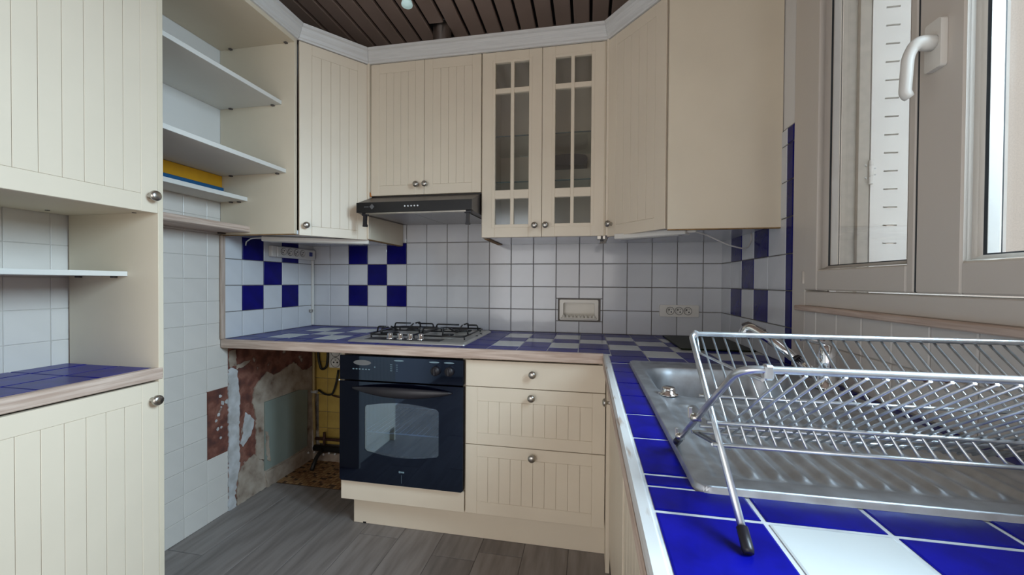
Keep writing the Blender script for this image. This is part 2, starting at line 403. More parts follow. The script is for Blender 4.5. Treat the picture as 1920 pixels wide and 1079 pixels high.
# alcove lining (under the worktop): rough masonry with plaster remains
def rough_patch(name, poly, m, thick, seed, label=None, step=0.012, x0=XL - .004, amp=.004):
    """irregular slab on the left wall plane with a ragged rim"""
    import itertools
    pts = []
    n = len(poly); rnd = random.Random(seed)
    for i in range(n):
        a, b = Vector(poly[i]), Vector(poly[(i + 1) % n]); k = max(1, int((b - a).length / step))
        for q in range(k):
            p = a.lerp(b, q / k); p += Vector((rnd.uniform(-amp, amp), rnd.uniform(-amp, amp))); pts.append((p.x, p.y))
    mb = MB().prism(pts, 'x', x0, x0 + thick)
    bmesh.ops.triangulate(mb.bm, faces=mb.bm.faces[:])
    return mb.build(name, m, wall_left, label)
MB().box(XL - .0041, XL - .001, .016, YB, 0, .826).build('bare_masonry', 'rubble', wall_left, 'dark red bare masonry inside the alcove')
rough_patch('plaster_strip', [(.014, .0), (.06, .0), (.05, .06), (.078, .2), (.076, .40), (.079, .56), (.066, .69), (.03, .72), (.016, .71)], 'whiteplaster', .008, 1, 'white filler strip along the alcove corner')
rough_patch('filler_lump', [(.018, .72), (.055, .722), (.15, .735), (.13, .715), (.06, .70), (.056, .80), (.02, .80)], 'plaster', .007, 2)
rough_patch('plaster_remain', [(.159, .50), (.171, .58), (.212, .615), (.255, .644), (.30, .62), (.36, .626), (.40, .64), (.461, .66), (.50, .63), (.546, .59), (.632, .60), (.632, .08), (.56, .06), (.50, .04), (.24, .10), (.28, .15), (.182, .19), (.182, .42)], 'plaster', .010, 3, 'beige plaster remains around the green panel')
rough_patch('plaster_smear', [(.119, .468), (.150, .43), (.176, .407), (.153, .339), (.10, .29), (.081, .31), (.10, .35), (.105, .42)], 'whiteplaster', .006, 4)
rough_patch('lower_plaster', [(.23, .152), (.17, .22), (.113, .204), (.07, .16), (.06, .0), (.25, .0), (.26, .09)], 'plaster', .009, 5)
rough_patch('skirting_filler', [(.242, .09), (.36, .085), (.538, .09), (.632, .09), (.632, 0), (.25, 0)], 'plaster', .016, 6, 'crumbling plaster band under the green panel')
gp = MB().prism([(.232, .484), (.502, .481), (.572, .462), (.568, .107), (.40, .10), (.232, .104)], 'x', XL + .003, XL + .014)
gp.build('infill_panel', 'greenpanel', wall_left, 'grey-green painted panel set in the alcove wall')
rough_patch('plaster_flake', [(.236, .32), (.252, .31), (.262, .2), (.27, .14), (.25, .15), (.238, .2)], 'plaster', .022, 8)

# right wall with the window opening ---------------------------------
WY0, WY1, WZ0, WZ1 = -1.64, -.165, 1.082, 2.36
xo = XR + .165
wr = MB()
for (a, b, c, d) in ((YR, WY0, 0, H + .2), (WY1, YB + .14, 0, H + .2), (WY0, WY1, 0, WZ0), (WY0, WY1, WZ1, H + .2)):
    wr.box(XR + .004, xo, a, b, c, d)
wall_right = struct(wr.build('wall_right', 'painted_grout'))
MB().box(XR, XR + .0042, -.105, YB, 1.72, H).box(XR, XR + .0042, YR, -.105, WZ1 + .04, H).box(XR, XR + .0042, YR, WY0, .6, WZ1 + .04).build('plaster_skin', 'wall', wall_right)
MB().box(XR - .001, XR + .0041, -.112, YB, .862, 1.716).build('tile_bed', 'grout', wall_right)
ry = [-.112, -.066, .077, .216, .355, .496, YB]
for i, j, a, b, c, d in cells(ry, zrows + [1.656, 1.716]):
    if a > 0 and c > 1.39: continue
    blue = i == 0 or (j in (1, 3) and i in (2, 4)) or (j == 2 and i == 3)
    tile(wall_right, 'tile', 'blue_tile' if blue else 'white_tile', 'x', a, b, c, d, XR - .001, 0.0045, 0.0017, -1)
for i, j, a, b, c, d in cells([-1.65 + .107 * k for k in range(14)][:1] + [-.26 - .1065 * k for k in range(11)][::-1] + [-.168], [.866, .965, 1.068]):
    tile(wall_right, 'tile', 'painted_tile', 'x', a, b, c, d, XR + .004, 0.006, 0.0013, -1)

# rear wall with a doorway, ceiling, floor --------------------------
rw = MB()
for (a, b, c, d) in ((XL - .15, -.2, 0, H + .2), (.62, XR + .25, 0, H + .2), (-.2, .62, 2.05, H + .2)): rw.box(a, b, YR - .12, YR, c, d)
struct(rw.build('wall_rear', 'wall'))
df = MB()
for (a, b, c, d) in ((-.27, -.2, 0, 2.12), (.62, .69, 0, 2.12), (-.2, .62, 2.05, 2.12)): df.box(a, b, YR, YR + .02, c, d, .004)
struct(df.build('trim_1', 'crown'))

ceiling = struct(MB().box(XL - .15, XR + .25, YR - .1, YB + .14, H + .03, H + .2).build('ceiling', 'dark'))
x = -.472 + .006 - .2
while x < XR:
    mb = MB(); wd = .0840
    x0, x1 = max(x, XL), min(x + wd, XR)
    if x1 - x0 > .01:
        if .19 < (x0 + x1) / 2 < .37:     # slats cut back around the extractor duct
            ye = .46
            mb.prism([(x0, H + .018), (x0, H + .004), (x0 + .004, H), (x1 - .004, H), (x1, H + .004), (x1, H + .018)], 'y', YR, ye)
        else:
            mb.prism([(x0, H + .018), (x0, H + .004), (x0 + .004, H), (x1 - .004, H), (x1, H + .004), (x1, H + .018)], 'y', YR, YB)
        mb.build('slat', 'slat', ceiling)
    x += .1

floor = struct(MB().box(XL - .15, XR + .25, YR - 1.2, YB + .14, -.1, -.002).build('floor', 'plankgap'))
px = [-.459 + .1885 * k for k in range(-1, 13)]
px[0] = XL - .004
rp = random.Random(3)
for i, (a, b) in enumerate(zip(px, px[1:])):
    if a > XR: break
    start = -.017 - rp.uniform(0, 1.1) if i != 4 else -.017 - 1.2
    ys = [YR]
    y = start - 3.6
    while y < YB:
        if y > YR + .05: ys.append(y)
        y += 1.2
    ys.append(YB)
    for c, d in zip(ys, ys[1:]):
        if a < -.2 and d > .3: d = .31
        if d > c: tile(floor, 'plank', 'plank', 'z', a, min(b, XR), c, d, -.0025, 0.0027, .0009, 1, .0001)
# uncovered old mosaic at the back of the alcove
MB().box(XL, -.2, .31, YB, -.003, -.0012).build('mosaic_bed', 'mosaicgrout', floor)
mm = MB(); rr_ = random.Random(5)
for i in range(21):
    for j in range(16):
        if rr_.random() < .14: continue
        xx, yy = XL + .01 + i * .02, .317 + j * .02; h = .0005 + rr_.random() * .001
        mm.box(xx, xx + .0165, yy, yy + .0165, -.002, h)
om = mm.build('mosaic_tiles', 'mosaic', floor, 'worn brown and ochre mosaic left in the alcove floor'); om['kind'] = 'stuff'
nt = M['mosaic'].node_tree; tcn = nt.nodes.new('ShaderNodeTexCoord'); wn_ = nt.nodes.new('ShaderNodeTexWhiteNoise'); mpn = nt.nodes.new('ShaderNodeVectorMath'); mpn.operation = 'SNAP'; mpn.inputs[1].default_value = (.02, .02, .5)
mpa = nt.nodes.new('ShaderNodeVectorMath'); mpa.operation = 'SUBTRACT'; mpa.inputs[1].default_value = (XL + .008, .315, 0)
crn = nt.nodes.new('ShaderNodeValToRGB'); crn.color_ramp.elements[0].color = (.20, .09, .035, 1); crn.color_ramp.elements[1].color = (.40, .24, .11, 1)
nt.links.new(tcn.outputs['Object'], mpa.inputs[0]); nt.links.new(mpa.outputs[0], mpn.inputs[0]); nt.links.new(mpn.outputs[0], wn_.inputs['Vector']); nt.links.new(wn_.outputs['Value'], crn.inputs[0]); nt.links.new(crn.outputs[0], nt.nodes['Principled BSDF'].inputs['Base Color'])

# ====================================================================
# WINDOW
# ====================================================================
win = thing('window_1', (XR, -.65, WZ0), 'white window', 'window'); del win['label'], win['category']; struct(win)
fx0, fx1 = XR - .003, XR + .064          # fixed frame
fr = MB()
fr.box(fx0, fx1, WY1 - .03, WY1 + .055, .868, WZ1 + .04, .003)     # wide casing towards the blue tiles
fr.box(fx0, fx1, WY0 - .05, WY0 + .03, WZ0, WZ1 + .04, .003)
fr.box(fx0, fx1, WY0 + .03, WY1 - .03, WZ0, 1.13, .003)
fr.box(fx0, fx1, WY0 + .03, WY1 - .03, WZ1 - .02, WZ1 + .04, .003)
fr.build('window_frame', 'pvc', win)
MB().box(XR - .022, XR + .004, WY0 - .05, WY1 + .0, 1.066, 1.083, .003).build('sill_strip', 'woody', win, 'thin worn wooden strip under the window frame')
def sash(y0, y1, gy0, gy1, flip):
    """opening sash between y0 < y1 with its glass between gy0 < gy1"""
    z0, z1 = 1.134, WZ1 - .024; gz0, gz1 = 1.212, WZ1 - .10
    sx0, sx1 = XR - .007, XR + .059
    s_ = MB()
    s_.box(sx0, sx1, y0, gy0 - .014, z0, z1, .004); s_.box(sx0, sx1, gy1 + .014, y1, z0, z1, .004)
    s_.box(sx0, sx1, gy0 - .014, gy1 + .014, z0, gz0 - .014, .004); s_.box(sx0, sx1, gy0 - .014, gy1 + .014, gz1 + .014, z1, .004)
    so = s_.build('sash', 'pvc', win)
    # sloping glazing beads, gasket, outer rebate
    def ring(name, m, ay, az, xa, xb, wa, wb_):
        """picture-frame ring: inner edge at glass, offset wa at xa and wb_ at xb"""
        mb = MB(); V = []
        for (xx, o_) in ((xa, wa), (xb, wb_)):
            V.append([mb.bm.verts.new((xx, p, q)) for p, q in ((gy0 - o_, gz0 - o_), (gy1 + o_, gz0 - o_), (gy1 + o_, gz1 + o_), (gy0 - o_, gz1 + o_))])
        for i in range(4): j = (i + 1) % 4; mb.bm.faces.new((V[0][i], V[0][j], V[1][j], V[1][i]))
        bmesh.ops.solidify(mb.bm, geom=mb.bm.faces[:], thickness=.002)
        bmesh.ops.recalc_face_normals(mb.bm, faces=mb.bm.faces[:])
        return mb.build(name, m, so)
    ring('glazing_bead', 'pvc', 0, 0, sx0 + .002, sx0 + .014, .013, .011)
    ring('glazing_bead', 'pvc', 0, 0, sx0 + .014, sx0 + .026, .011, .003)
    ring('gasket', 'pvcdark', 0, 0, sx0 + .026, sx0 + .030, .003, .0)
    ring('spacer_bar', 'shutter', 0, 0, sx0 + .032, sx0 + .049, .001, .0005)
    ring('gasket', 'pvcdark', 0, 0, sx0 + .052, sx0 + .055, .001, .002)
    MB().box(sx0 + .029, sx0 + .031, gy0 - .003, gy1 + .003, gz0 - .003, gz1 + .003).build('pane', 'glass', so)
    MB().box(sx0 + .049, sx0 + .051, gy0 - .003, gy1 + .003, gz0 - .003, gz1 + .003).build('pane', 'glass', so)
    return so
s1 = sash(-.6485, WY1 - .03, -.612, -.284, 0)
s2 = sash(-1.1285, -.6515, -1.04, -.775, 1)
s3 = sash(WY0 + .03, -1.1315, WY0 + .12, -1.22, 1)
MB().box(XR - .0055, XR + .045, -.6515, -.6485, 1.136, WZ1 - .03).build('meeting_gap_shade', 'pvcdark', win)  # dark strips standing in for the shade in the gaps between sashes
MB().box(XR - .0055, XR + .045, -1.1315, -1.1285, 1.136, WZ1 - .03).build('meeting_gap_shade', 'pvcdark', win)
# hinge knuckle
MB().lathe([(.006, 0), (.006, .04), (0, .041)], (XR - .005, WY1 - .028, 1.155), (0, 0, 1), 10).build('hinge', 'pvc', win)
# handle
hx = XR - .0075
hp = MB().prism(rrect(-.7235, -.684, 1.592, 1.690, .006), 'x', hx - .012, hx).build('handle_plate', 'creamplastic', win)
hz = 1.646
pts = fillet([(hx - .010, -.704, hz), (hx - .046, -.711, hz), (hx - .056, -.706, hz - .024), (hx - .056, -.700, hz - .096), (hx - .048, -.700, hz - .106)], .013, 5)
n_ = len(pts); rad = [.0155 - .005 * min(1, i / 6) for i in range(n_)]; rad[-1] = .009
MB().tube(pts, rad, 12).build('handle', 'whiteplastic', hp, 'white lever window handle pointing down')

# outside: reveal, folded shutter, neighbour wall --------------------
MB().box(XR + .064, xo + .06, WY1 - .033, WY1 + .02, WZ0 - .1, WZ1 + .2).box(XR + .064, xo + .06, WY0 - .02, WY0 + .03, WZ0 - .1, WZ1 + .2).build('window_reveal', 'reveal', wall_right)
MB().box(XR + .065, XR + .084, WY1 - .0365, WY1 - .030, WZ0, WZ1 + .1).build('reveal_lit_strip', 'shutter', wall_right)  # white strip, paints in the sunlit outer edge beside the glass
MB().prism([(XR + .064, WZ0 + .03), (xo + .09, WZ0), (xo + .09, WZ0 - .03), (XR + .064, WZ0 - .03)], 'y', WY0, WY1).build('outer_sill', 'reveal', wall_right)
sh = thing('window_shutter', (xo, -.205, WZ0 + .03), 'white metal folding shutter with slots, open outside the left window pane', 'shutter')
yS = -.203
mb = MB()
xs0, xs1 = xo + .003, xo + .36
zc = WZ0 + .04
# leaf with real louvre slots: horizontal strips between slots, stiles left and right
sl0, sl1 = xs0 + .036, xs0 + .074
mb.box(xs0, sl0, yS - .012, yS, zc, WZ1 + .1); mb.box(sl1, xs1, yS - .012, yS, zc, WZ1 + .1)
z = zc + .0455; zprev = zc
while z < WZ1 + .1:
    mb.box(sl0, sl1, yS - .012, yS, zprev, z)
    # pressed lip over each slot
    mb.prism([(yS - .012, z + .0045), (yS - .0155, z + .0045), (yS - .0155, z + .0037), (yS - .012, z + .0036)], 'x', sl0, sl1)
    zprev = z + .0035; z += .0567
mb.build('shutter_leaf', 'shutter', sh)
MB().box(xo - .030, xo + .001, yS - .010, yS + .004, zc, WZ1 + .1, .001).build('shutter_stile', 'reveal', sh)
for zz in (1.47, 2.05):
    MB().lathe([(.0055, 0), (.0055, .022), (.0048, .0225), (.0048, .024), (.0055, .0245), (.0055, .056), (.0048, .0565), (.0055, .058), (.0055, .075)], (xo + .002, yS - .016, zz), (0, 0, 1), 10).build('hinge', 'shutter', sh)
    for dx, dz in ((-.012, .02), (-.012, .06), (.014, .03), (.014, .05)):
        MB().lathe([(.0028, 0), (.002, .0015), (0, .002)], (xo + .002 + dx, yS - .012, zz + dz), (0, -1, 0), 8).build('screw', 'spacer', sh)
nb = MB().box(4.4, 4.55, -5.5, 6.0, -3, 4.6).build('wall_outside', 'stucco'); struct(nb)
gr = MB().box(xo, 4.4, -5.5, 6.0, -3.1, -3).build('courtyard_ground', 'reveal'); struct(gr)

# ====================================================================
# TALL CABINET on the left
# ====================================================================
Xd = -.25; YA, YZ = -1.058, -.592
tc = thing('tall_cabinet', (XL + .19, (YA + YZ) / 2, 0), 'tall cream cabinet with open niche and panelled doors, leftmost, against white wall', 'cabinet')
MB().box(XL + .008, Xd, YZ - .016, YZ, 0, H - .02, .001).build('side_panel', 'cream_side', tc)
MB().box(XL + .003, Xd, YA, YA + .016, 0, H - .02, .001).build('side_panel', 'cream_side', tc)
MB().box(XL + .003, Xd - .021, YA + .016, YZ - .016, 1.372, 1.388, .0005).build('bottom_board', 'cream_side', tc)
for yy, xx in ((-.62, -.33), (-.70, -.56), (-.98, -.33)):
    MB().lathe([(.006, 0), (.006, .0015), (0, .0016)], (xx, yy, 1.372), (0, 0, -1), 10).build('cam_cap', 'hoodtop', tc)
d1 = door_mb((Xd, YA + .018), (Xd, YZ - .0165), 1.369, H - .03, .05, .055, .055, 7).build('door', 'cream', tc)
knob(d1, (Xd, -.634, 1.42), (1, 0, 0), .017)
d2 = door_mb((Xd, YA + .018), (Xd, YZ - .0165), .10, .822, .05, .055, .055, 7).build('door', 'cream', tc)
knob(d2, (Xd, -.630, .768), (1, 0, 0), .017)
MB().box(Xd - .05, Xd - .035, YA + .016, YZ - .016, 0, .10).build('kick_board', 'cream', tc)
# niche shelf, shallow
MB().box(XL + .003, -.374, YA + .016, YZ - .0165, 1.165, 1.181, .001).build('shelf', 'white_shelf', tc)
for yy, xx in ((-.62, -.42), (-.62, -.57)):
    MB().box(xx - .012, xx + .004, yy, YZ - .016, 1.159, 1.165, .001).build('shelf_pin', 'hoodtop', tc)
wt = MB().box(XL + .003, Xd - .02, YA + .016, YZ - .016, .826, .8615).build('worktop', 'cgrout', tc)
for i, j, a, b, c, d in cells([XL + .003, -.542, -.408, -.272], [YA + .016, -1.0, -.885, -.752, YZ - .017]):
    tile(wt, 'tile', 'counter_blue', 'z', a, b, c, d, .8615, .0045, .0016)
MB().box(Xd - .021, Xd + .004, YA + .017, YZ - .004, .829, .867, .003).build('wood_edging', 'woody', wt)

# ====================================================================
# SHELVES between tall cabinet and corner cabinet
# ====================================================================
YS0, YS1 = YZ + .001, -.0265
def shelf(xf, z0, th, label, m='white_shelf', pins=True, name='wall_shelf', group='white shelves left of the corner cabinet'):
    t = thing(name, ((XL + xf) / 2, (YS0 + YS1) / 2, z0), label, 'shelf', group)
    MB().box(XL + .001, xf, YS0, YS1, z0, z0 + th, .001).build('board', m, t)
    if pins:
        for px_ in (xf - .05, XL + .06):
            MB().box(px_, px_ + .014, YS1 - .012, YS1, z0 - .006, z0, .001).build('shelf_pin', 'hoodtop', t)
    return t
shelf(-.222, 2.262, .019, 'topmost cream shelf board under the white crown moulding, deep, left of corner cabinet', 'cream_side')
shelf(-.292, 1.978, .018, 'second shelf from the top in the open left bay')
shelf(-.268, 1.658, .018, 'widest white shelf directly above the yellow board')
shelf(-.478, 1.532, .019, 'narrow white shelf carrying the yellow board, open left bay')
t = thing('wood_shelf', ((XL - .465) / 2, -.3, 1.383), 'limed wood plank shelf, lowest in the left bay, above painted tiles', 'shelf')
MB().box(XL + .001, -.500, YS0, -.012, 1.384, 1.402).build('board', 'woody', t)
MB().prism([(-.500, 1.383), (-.469, 1.383), (-.463, 1.387), (-.463, 1.394), (-.466, 1.397), (-.466, 1.408), (-.470, 1.413), (-.500, 1.413)], 'y', YS0, -.0265).build('edging', 'woody', t)
MB().box(XL + .02, XL + .035, -.06, -.03, 1.376, 1.384).build('bracket', 'hoodtop', t)
yb = thing('back_board', (XL + .008, -.3, 1.551), 'yellow painted board with blue lower band standing on narrow shelf', 'board')
MB().box(XL + .001, XL + .013, YS0 + .002, YS1 - .001, 1.602, 1.6565, .001).build('panel', 'yellow', yb)
MB().box(XL + .001, XL + .022, YS0 + .002, YS1 - .001, 1.5515, 1.600, .001).build('lower_band', 'bluepaint', yb, 'blue lower band')

# ====================================================================
# WALL CABINETS
# ====================================================================
ZU0, ZU1 = 1.374, 2.284
# left corner cabinet
cl = thing('corner_wall_cabinet', (-.3, .3, ZU0), 'cream corner wall cabinet with diagonal panelled door beside open shelves on left', 'cabinet')
MB().box(XL + .001, -.224, -.026, -.010, ZU0, ZU1, .001).build('side_panel', 'cream_side', cl)
MB().box(-.016, .0, .252, YB - .006, ZU0, ZU1, .001).build('side_panel', 'cream_side', cl)
MB().prism([(XL + .008, -.009), (-.232, -.009), (-.018, .252), (-.018, YB - .008), (XL + .008, YB - .008)], 'z', ZU0 + .002, ZU0 + .018).build('bottom_board', 'under', cl)
MB().box(XL + .001, -.226, -.026, -.012, ZU0 - .0042, ZU0 - .0005).build('bare_edge', 'chip', cl)
MB().prism([(-.03, .262), (-.002, .262), (-.002, YB - .01), (-.03, YB - .01)], 'z', ZU0 - .0035, ZU0 - .0005).build('bare_edge', 'chip', cl)
dl = door_mb((-.2140, -.0072), (-.009, .243), ZU0 - .004, ZU1 - .006, .054, .045, .05, 5)
dl = dl.build('door', 'cream', cl)
dd = Vector((.209, .255)).normalized(); nn = Vector((dd.y, -dd.x))
kp = Vector((-.218, -.012)) + dd * .032
knob(dl, (kp.x, kp.y, 1.417), (nn.x, nn.y, 0))
MB().box(-.011, .0, .236, .252, ZU0, ZU1, .001).build('corner_post', 'cream', cl)

# cabinet over the hood
ch = thing('wall_cabinet', (.3, .44, 1.597), 'cream two-door wall cabinet directly above the black extractor hood', 'cabinet')
c_ = MB()
c_.box(.002, .018, .27, YB - .008, 1.60, ZU1).box(.582, .598, .27, YB - .008, 1.60, ZU1).box(.018, .582, .27, YB - .008, 1.60, 1.616).box(.018, .582, .27, YB - .008, ZU1 - .016, ZU1).box(.018, .582, YB - .016, YB - .008, 1.616, ZU1 - .016)
c_.build('carcass', 'cream_side', ch)
for a, b, kx in ((.003, .2965, .262), (.2985, .5965, .309)):
    d_ = door_mb((a, .25), (b, .25), 1.600, ZU1 - .003, .046, .05, .05, 5).build('door', 'cream', ch)
    knob(d_, (kx, .25, 1.648), (0, -1, 0))
MB().prism([(-.004, 1.612), (.002, 1.618), (.006, 1.60), (.014, 1.596), (.004, 1.594)], 'y', .244, .249).build('tape_scrap', 'orange', ch, 'scrap of orange tape')

# glass-fronted cabinet
cg = thing('glass_cabinet', (.9, .44, ZU0), 'cream wall cabinet with two glazed lattice doors and glass shelves', 'cabinet')
MB().box(.601, .617, .252, YB - .006, ZU0, ZU1, .001).build('side_panel', 'cream_side', cg)
MB().box(1.183, 1.199, .252, YB - .006, ZU0, ZU1, .001).build('side_panel', 'cream_side', cg)
MB().box(.617, 1.183, .272, YB - .006, ZU0, ZU0 + .016).build('bottom_board', 'under', cg)
MB().box(.617, 1.183, .272, YB - .006, ZU1 - .016, ZU1).build('top_board', 'cream_side', cg)
MB().box(.617, 1.183, YB - .014, YB - .008, ZU0 + .016, ZU1 - .016).build('back_panel', 'cream_side', cg)
MB().box(.603, .63, .30, YB - .02, ZU0 - .004, ZU0 - .001).build('bare_edge', 'chip', cg)
for z in (1.648, 1.876):
    g_ = MB().box(.618, 1.182, .285, YB - .02, z, z + .006).build('glass_shelf', 'shelfglass', cg)
    MB().box(.618, 1.182, .2835, .285, z, z + .006).build('shelf_edge', 'glassedge', g_)
MB().prism([(.93, 1.795), (1.112, 1.795), (1.114, 1.835), (1.10, 1.848), (1.04, 1.856), (.98, 1.856), (.93, 1.85)], 'y', YB - .10, YB - .016).build('curved_object', 'darkgrey', cg, 'dark grey curved object seen behind the right glass door')  # dark grey curved body of unknown kind against the cabinet back
def glazed(a, b, gx, kx):
    z0, z1 = ZU0 + .0, ZU1 - .003; y0, y1 = .25, .268
    mb = MB(); gz = (1.437, 1.563, 1.606, 2.078, 2.103, 2.227)
    xa, xb, xc, xd_ = gx
    mb.box(a, xa, y0, y1, z0, z1, .0015); mb.box(xd_, b, y0, y1, z0, z1, .0015)
    mb.box(xa, xd_, y0, y1, z0, gz[0], .0015); mb.box(xa, xd_, y0, y1, gz[5], z1, .0015)
    [mb.box(p_ - .001, q_ + .001, y0 + .0012, y1 - .0005, r_, s_, .002) for p_, q_ in ((xa, xb), (xc, xd_)) for r_, s_ in ((gz[1], gz[2]), (gz[3], gz[4]))]
    mb.box(xb, xc, y0 + .001, y1 - .001, gz[0] - .001, gz[5] + .001, .001)
    # moulded frame line around the lights
    for (p, q, r_, s_) in ((xa - .016, xa - .012, gz[0] - .016, gz[5] + .016), (xd_ + .012, xd_ + .016, gz[0] - .016, gz[5] + .016), (xa - .012, xd_ + .012, gz[0] - .016, gz[0] - .012), (xa - .012, xd_ + .012, gz[5] + .012, gz[5] + .016)):
        mb.box(p, q, y0 - .0012, y0 + .0005, r_, s_, .0005)
    dr = mb.build('door', 'cream', cg)
    for (p, q) in ((xa, xb), (xc, xd_)):
        for (r_, s_) in ((gz[0], gz[1]), (gz[2], gz[3]), (gz[4], gz[5])):
            MB().box(p - .002, q + .002, y1 - .006, y1 - .002, r_ - .002, s_ + .002).build('pane', 'cabglass', dr)
    knob(dr, (kx, y0, 1.428), (0, -1, 0))
glazed(.603, .8985, (.668, .745, .762, .835), .868)
glazed(.9005, 1.1935, (.962, 1.036, 1.052, 1.131), .920)

# right corner cabinet
cr_ = thing('corner_wall_cabinet', (1.5, .3, ZU0), 'cream corner wall cabinet with diagonal door and plain side panel next to window', 'cabinet')
MB().prism([(1.424, -.026), (XR - .003, -.026), (XR - .003, -.010), (1.424, -.010)], 'z', ZU0 - .010, 2.56).build('side_panel', 'cream_side', cr_)
MB().box(1.201, 1.216, .252, YB - .006, ZU0, ZU1, .001).build('side_panel', 'cream_side', cr_)
MB().prism([(XR - .008, -.009), (1.432, -.009), (1.218, .252), (1.218, YB - .008), (XR - .008, YB - .008)], 'z', ZU0 + .002, ZU0 + .018).build('bottom_board', 'under', cr_)
MB().box(1.426, XR - .006, -.0275, -.012, ZU0 - .0140, ZU0 - .010).build('bare_edge', 'chip', cr_)
drm = door_mb((1.207, .243), (1.416, -.012), ZU0 - .006, ZU1 - .006, .054, .05, .05, 5)
dr_ = drm.build('door', 'cream', cr_)
d3 = Vector((.209, -.255)).normalized(); n3 = Vector((d3.y, -d3.x)); kp = Vector((1.207, .243)) + d3 * .028
knob(dr_, (kp.x, kp.y, 1.424), (n3.x, n3.y, 0))
MB().box(1.1995, 1.210, .238, .252, ZU0, ZU1, .001).build('corner_post', 'cream', cr_)
# catch below the junction
kt = thing('cabinet_catch', (1.19, .26, 1.35), 'small silver catch under the glass cabinet, beside right corner door', 'catch')
MB().box(1.163, 1.180, .245, .285, 1.358, 1.374, .001).box(1.188, 1.200, .245, .285, 1.358, 1.374, .001).build('plate', 'nickel', kt)
MB().box(1.177, 1.191, .25, .28, 1.350, 1.368, .001).build('latch', 'blackplastic', kt)

# crown moulding ----------------------------------------------------
cm = thing('crown_moulding', (.6, .2, ZU1), 'white profiled crown moulding running along the tops of all wall cabinets', 'moulding')
prof = [(0, 0), (.010, 0), (.012, .006), (.018, .010), (.022, .022), (.032, .036), (.036, .048), (.044, .052), (.046, .064), (0, .064)]
path = [(-.222, YS0), (-.222, -.012), (-.010, .247), (1.208, .247), (1.420, -.012), (XR, -.012)]
nrm = []
segs = [(Vector(a), Vector(b)) for a, b in zip(path, path[1:])]
for a, b in segs: d = (b - a).normalized(); nrm.append(Vector((d.y, -d.x)))
for i, (a, b) in enumerate(segs):
    if i == 4: continue
    def mit(k, p):      # mitre direction at path point k for this segment
        if k == 0 or k == len(path) - 1: return nrm[i]
        m_ = (nrm[k - 1] + nrm[k]).normalized(); return m_ / m_.dot(nrm[k - 1])
    ma, mb_ = mit(i, a), mit(i + 1, b); d = (b - a).normalized() * .0006
    mb = MB(); A = [mb.bm.verts.new((*(a + d + ma * o_), ZU1 - .004 + h)) for o_, h in prof]; B = [mb.bm.verts.new((*(b - d + mb_ * o_), ZU1 - .004 + h)) for o_, h in prof]
    n_ = len(prof)
    for k in range(n_): mb.bm.faces.new((A[k], A[(k + 1) % n_], B[(k + 1) % n_], B[k]))
    mb.bm.faces.new(A[::-1]); mb.bm.faces.new(B)
    mb.build('moulding_length', 'crown', cm, recalc=True)

# ====================================================================
# EXTRACTOR HOOD, duct, lamp
# ====================================================================
ho = thing('range_hood', (.3, .38, 1.50), 'black slim extractor hood with row of white buttons above the hob', 'hood')
X0, X1, YF_ = .004, .590, .120
MB().prism([(YF_, 1.492), (YF_, 1.537), (.255, 1.592), (YB - .008, 1.592), (YB - .008, 1.502), (YF_ + .03, 1.488)], 'x', X0, X1).build('body', 'hoodtop', ho)
MB().box(X0 - .0005, X1 + .0005, YF_ - .004, YF_ + .0005, 1.489, 1.5385, .001).build('front_panel', 'black', ho)
for k in range(5):
    MB().lathe([(.0042, 0), (.0038, .002), (0, .003)], (.258 + k * .0163, YF_ - .004, 1.5155), (0, -1, 0), 10).build('button', 'led', ho)
MB().prism([(.087, 1.504), (.100, 1.517), (.087, 1.530), (.074, 1.517)], 'y', YF_ - .0055, YF_ - .004).build('emblem', 'emblem', ho, 'small grey diamond emblem')
for k, (x_, w_) in enumerate(((.045, .004), (.050, .003), (.0545, .004), (.060, .003), (.0645, .004))):
    MB().box(x_, x_ + w_, YF_ - .0045, YF_ - .004, 1.5145, 1.5185).build('emblem_lettering', 'emblem', ho)
for a, b in ((.05, .285), (.288, .555)):
    MB().prism([(YF_ + .035, 1.4875), (YF_ + .035, 1.4845), (YB - .03, 1.4975), (YB - .03, 1.5005)], 'x', a, b).build('filter', 'filter', ho)
MB().prism([(YF_ + .002, 1.490), (YF_ + .002, 1.482), (YF_ + .03, 1.482), (YF_ + .03, 1.488)], 'x', .05, .56).build('visor_lip', 'nickel', ho)
for x_, s_ in ((.040, 1), (.566, -1)):
    h_ = MB().box(x_ - .014, x_ + .018, YF_ + .004, YF_ + .022, 1.476, 1.489, .002)
    h_.prism([(x_ - .006, 1.477), (x_ + .009, 1.477), (x_ + .007, 1.438), (x_ + .012, 1.428), (x_ + .010, 1.421), (x_ - .010, 1.423), (x_ - .008, 1.434)], 'y', YF_ + .006, YF_ + .020)
    h_.build('clip_handle', 'blackplastic', ho)
MB().prism([(.003, 1.592), (.003, 1.598), (.597, 1.598), (.597, 1.592)], 'y', .262, YB - .02).build('top_gap_strip', 'black', ho)

du = thing('extractor_duct', (.29, .52, 2.284), 'ribbed aluminium extractor duct rising from cabinet top into the ceiling', 'duct')
prof_ = []
zz = ZU1 + .002
while zz < H + .028: prof_ += [(.047, zz - ZU1), (.052, zz - ZU1 + .006)]; zz += .012
MB().lathe(prof_, (.29, .52, ZU1), (0, 0, 1), 20).build('hose', 'alu', du)

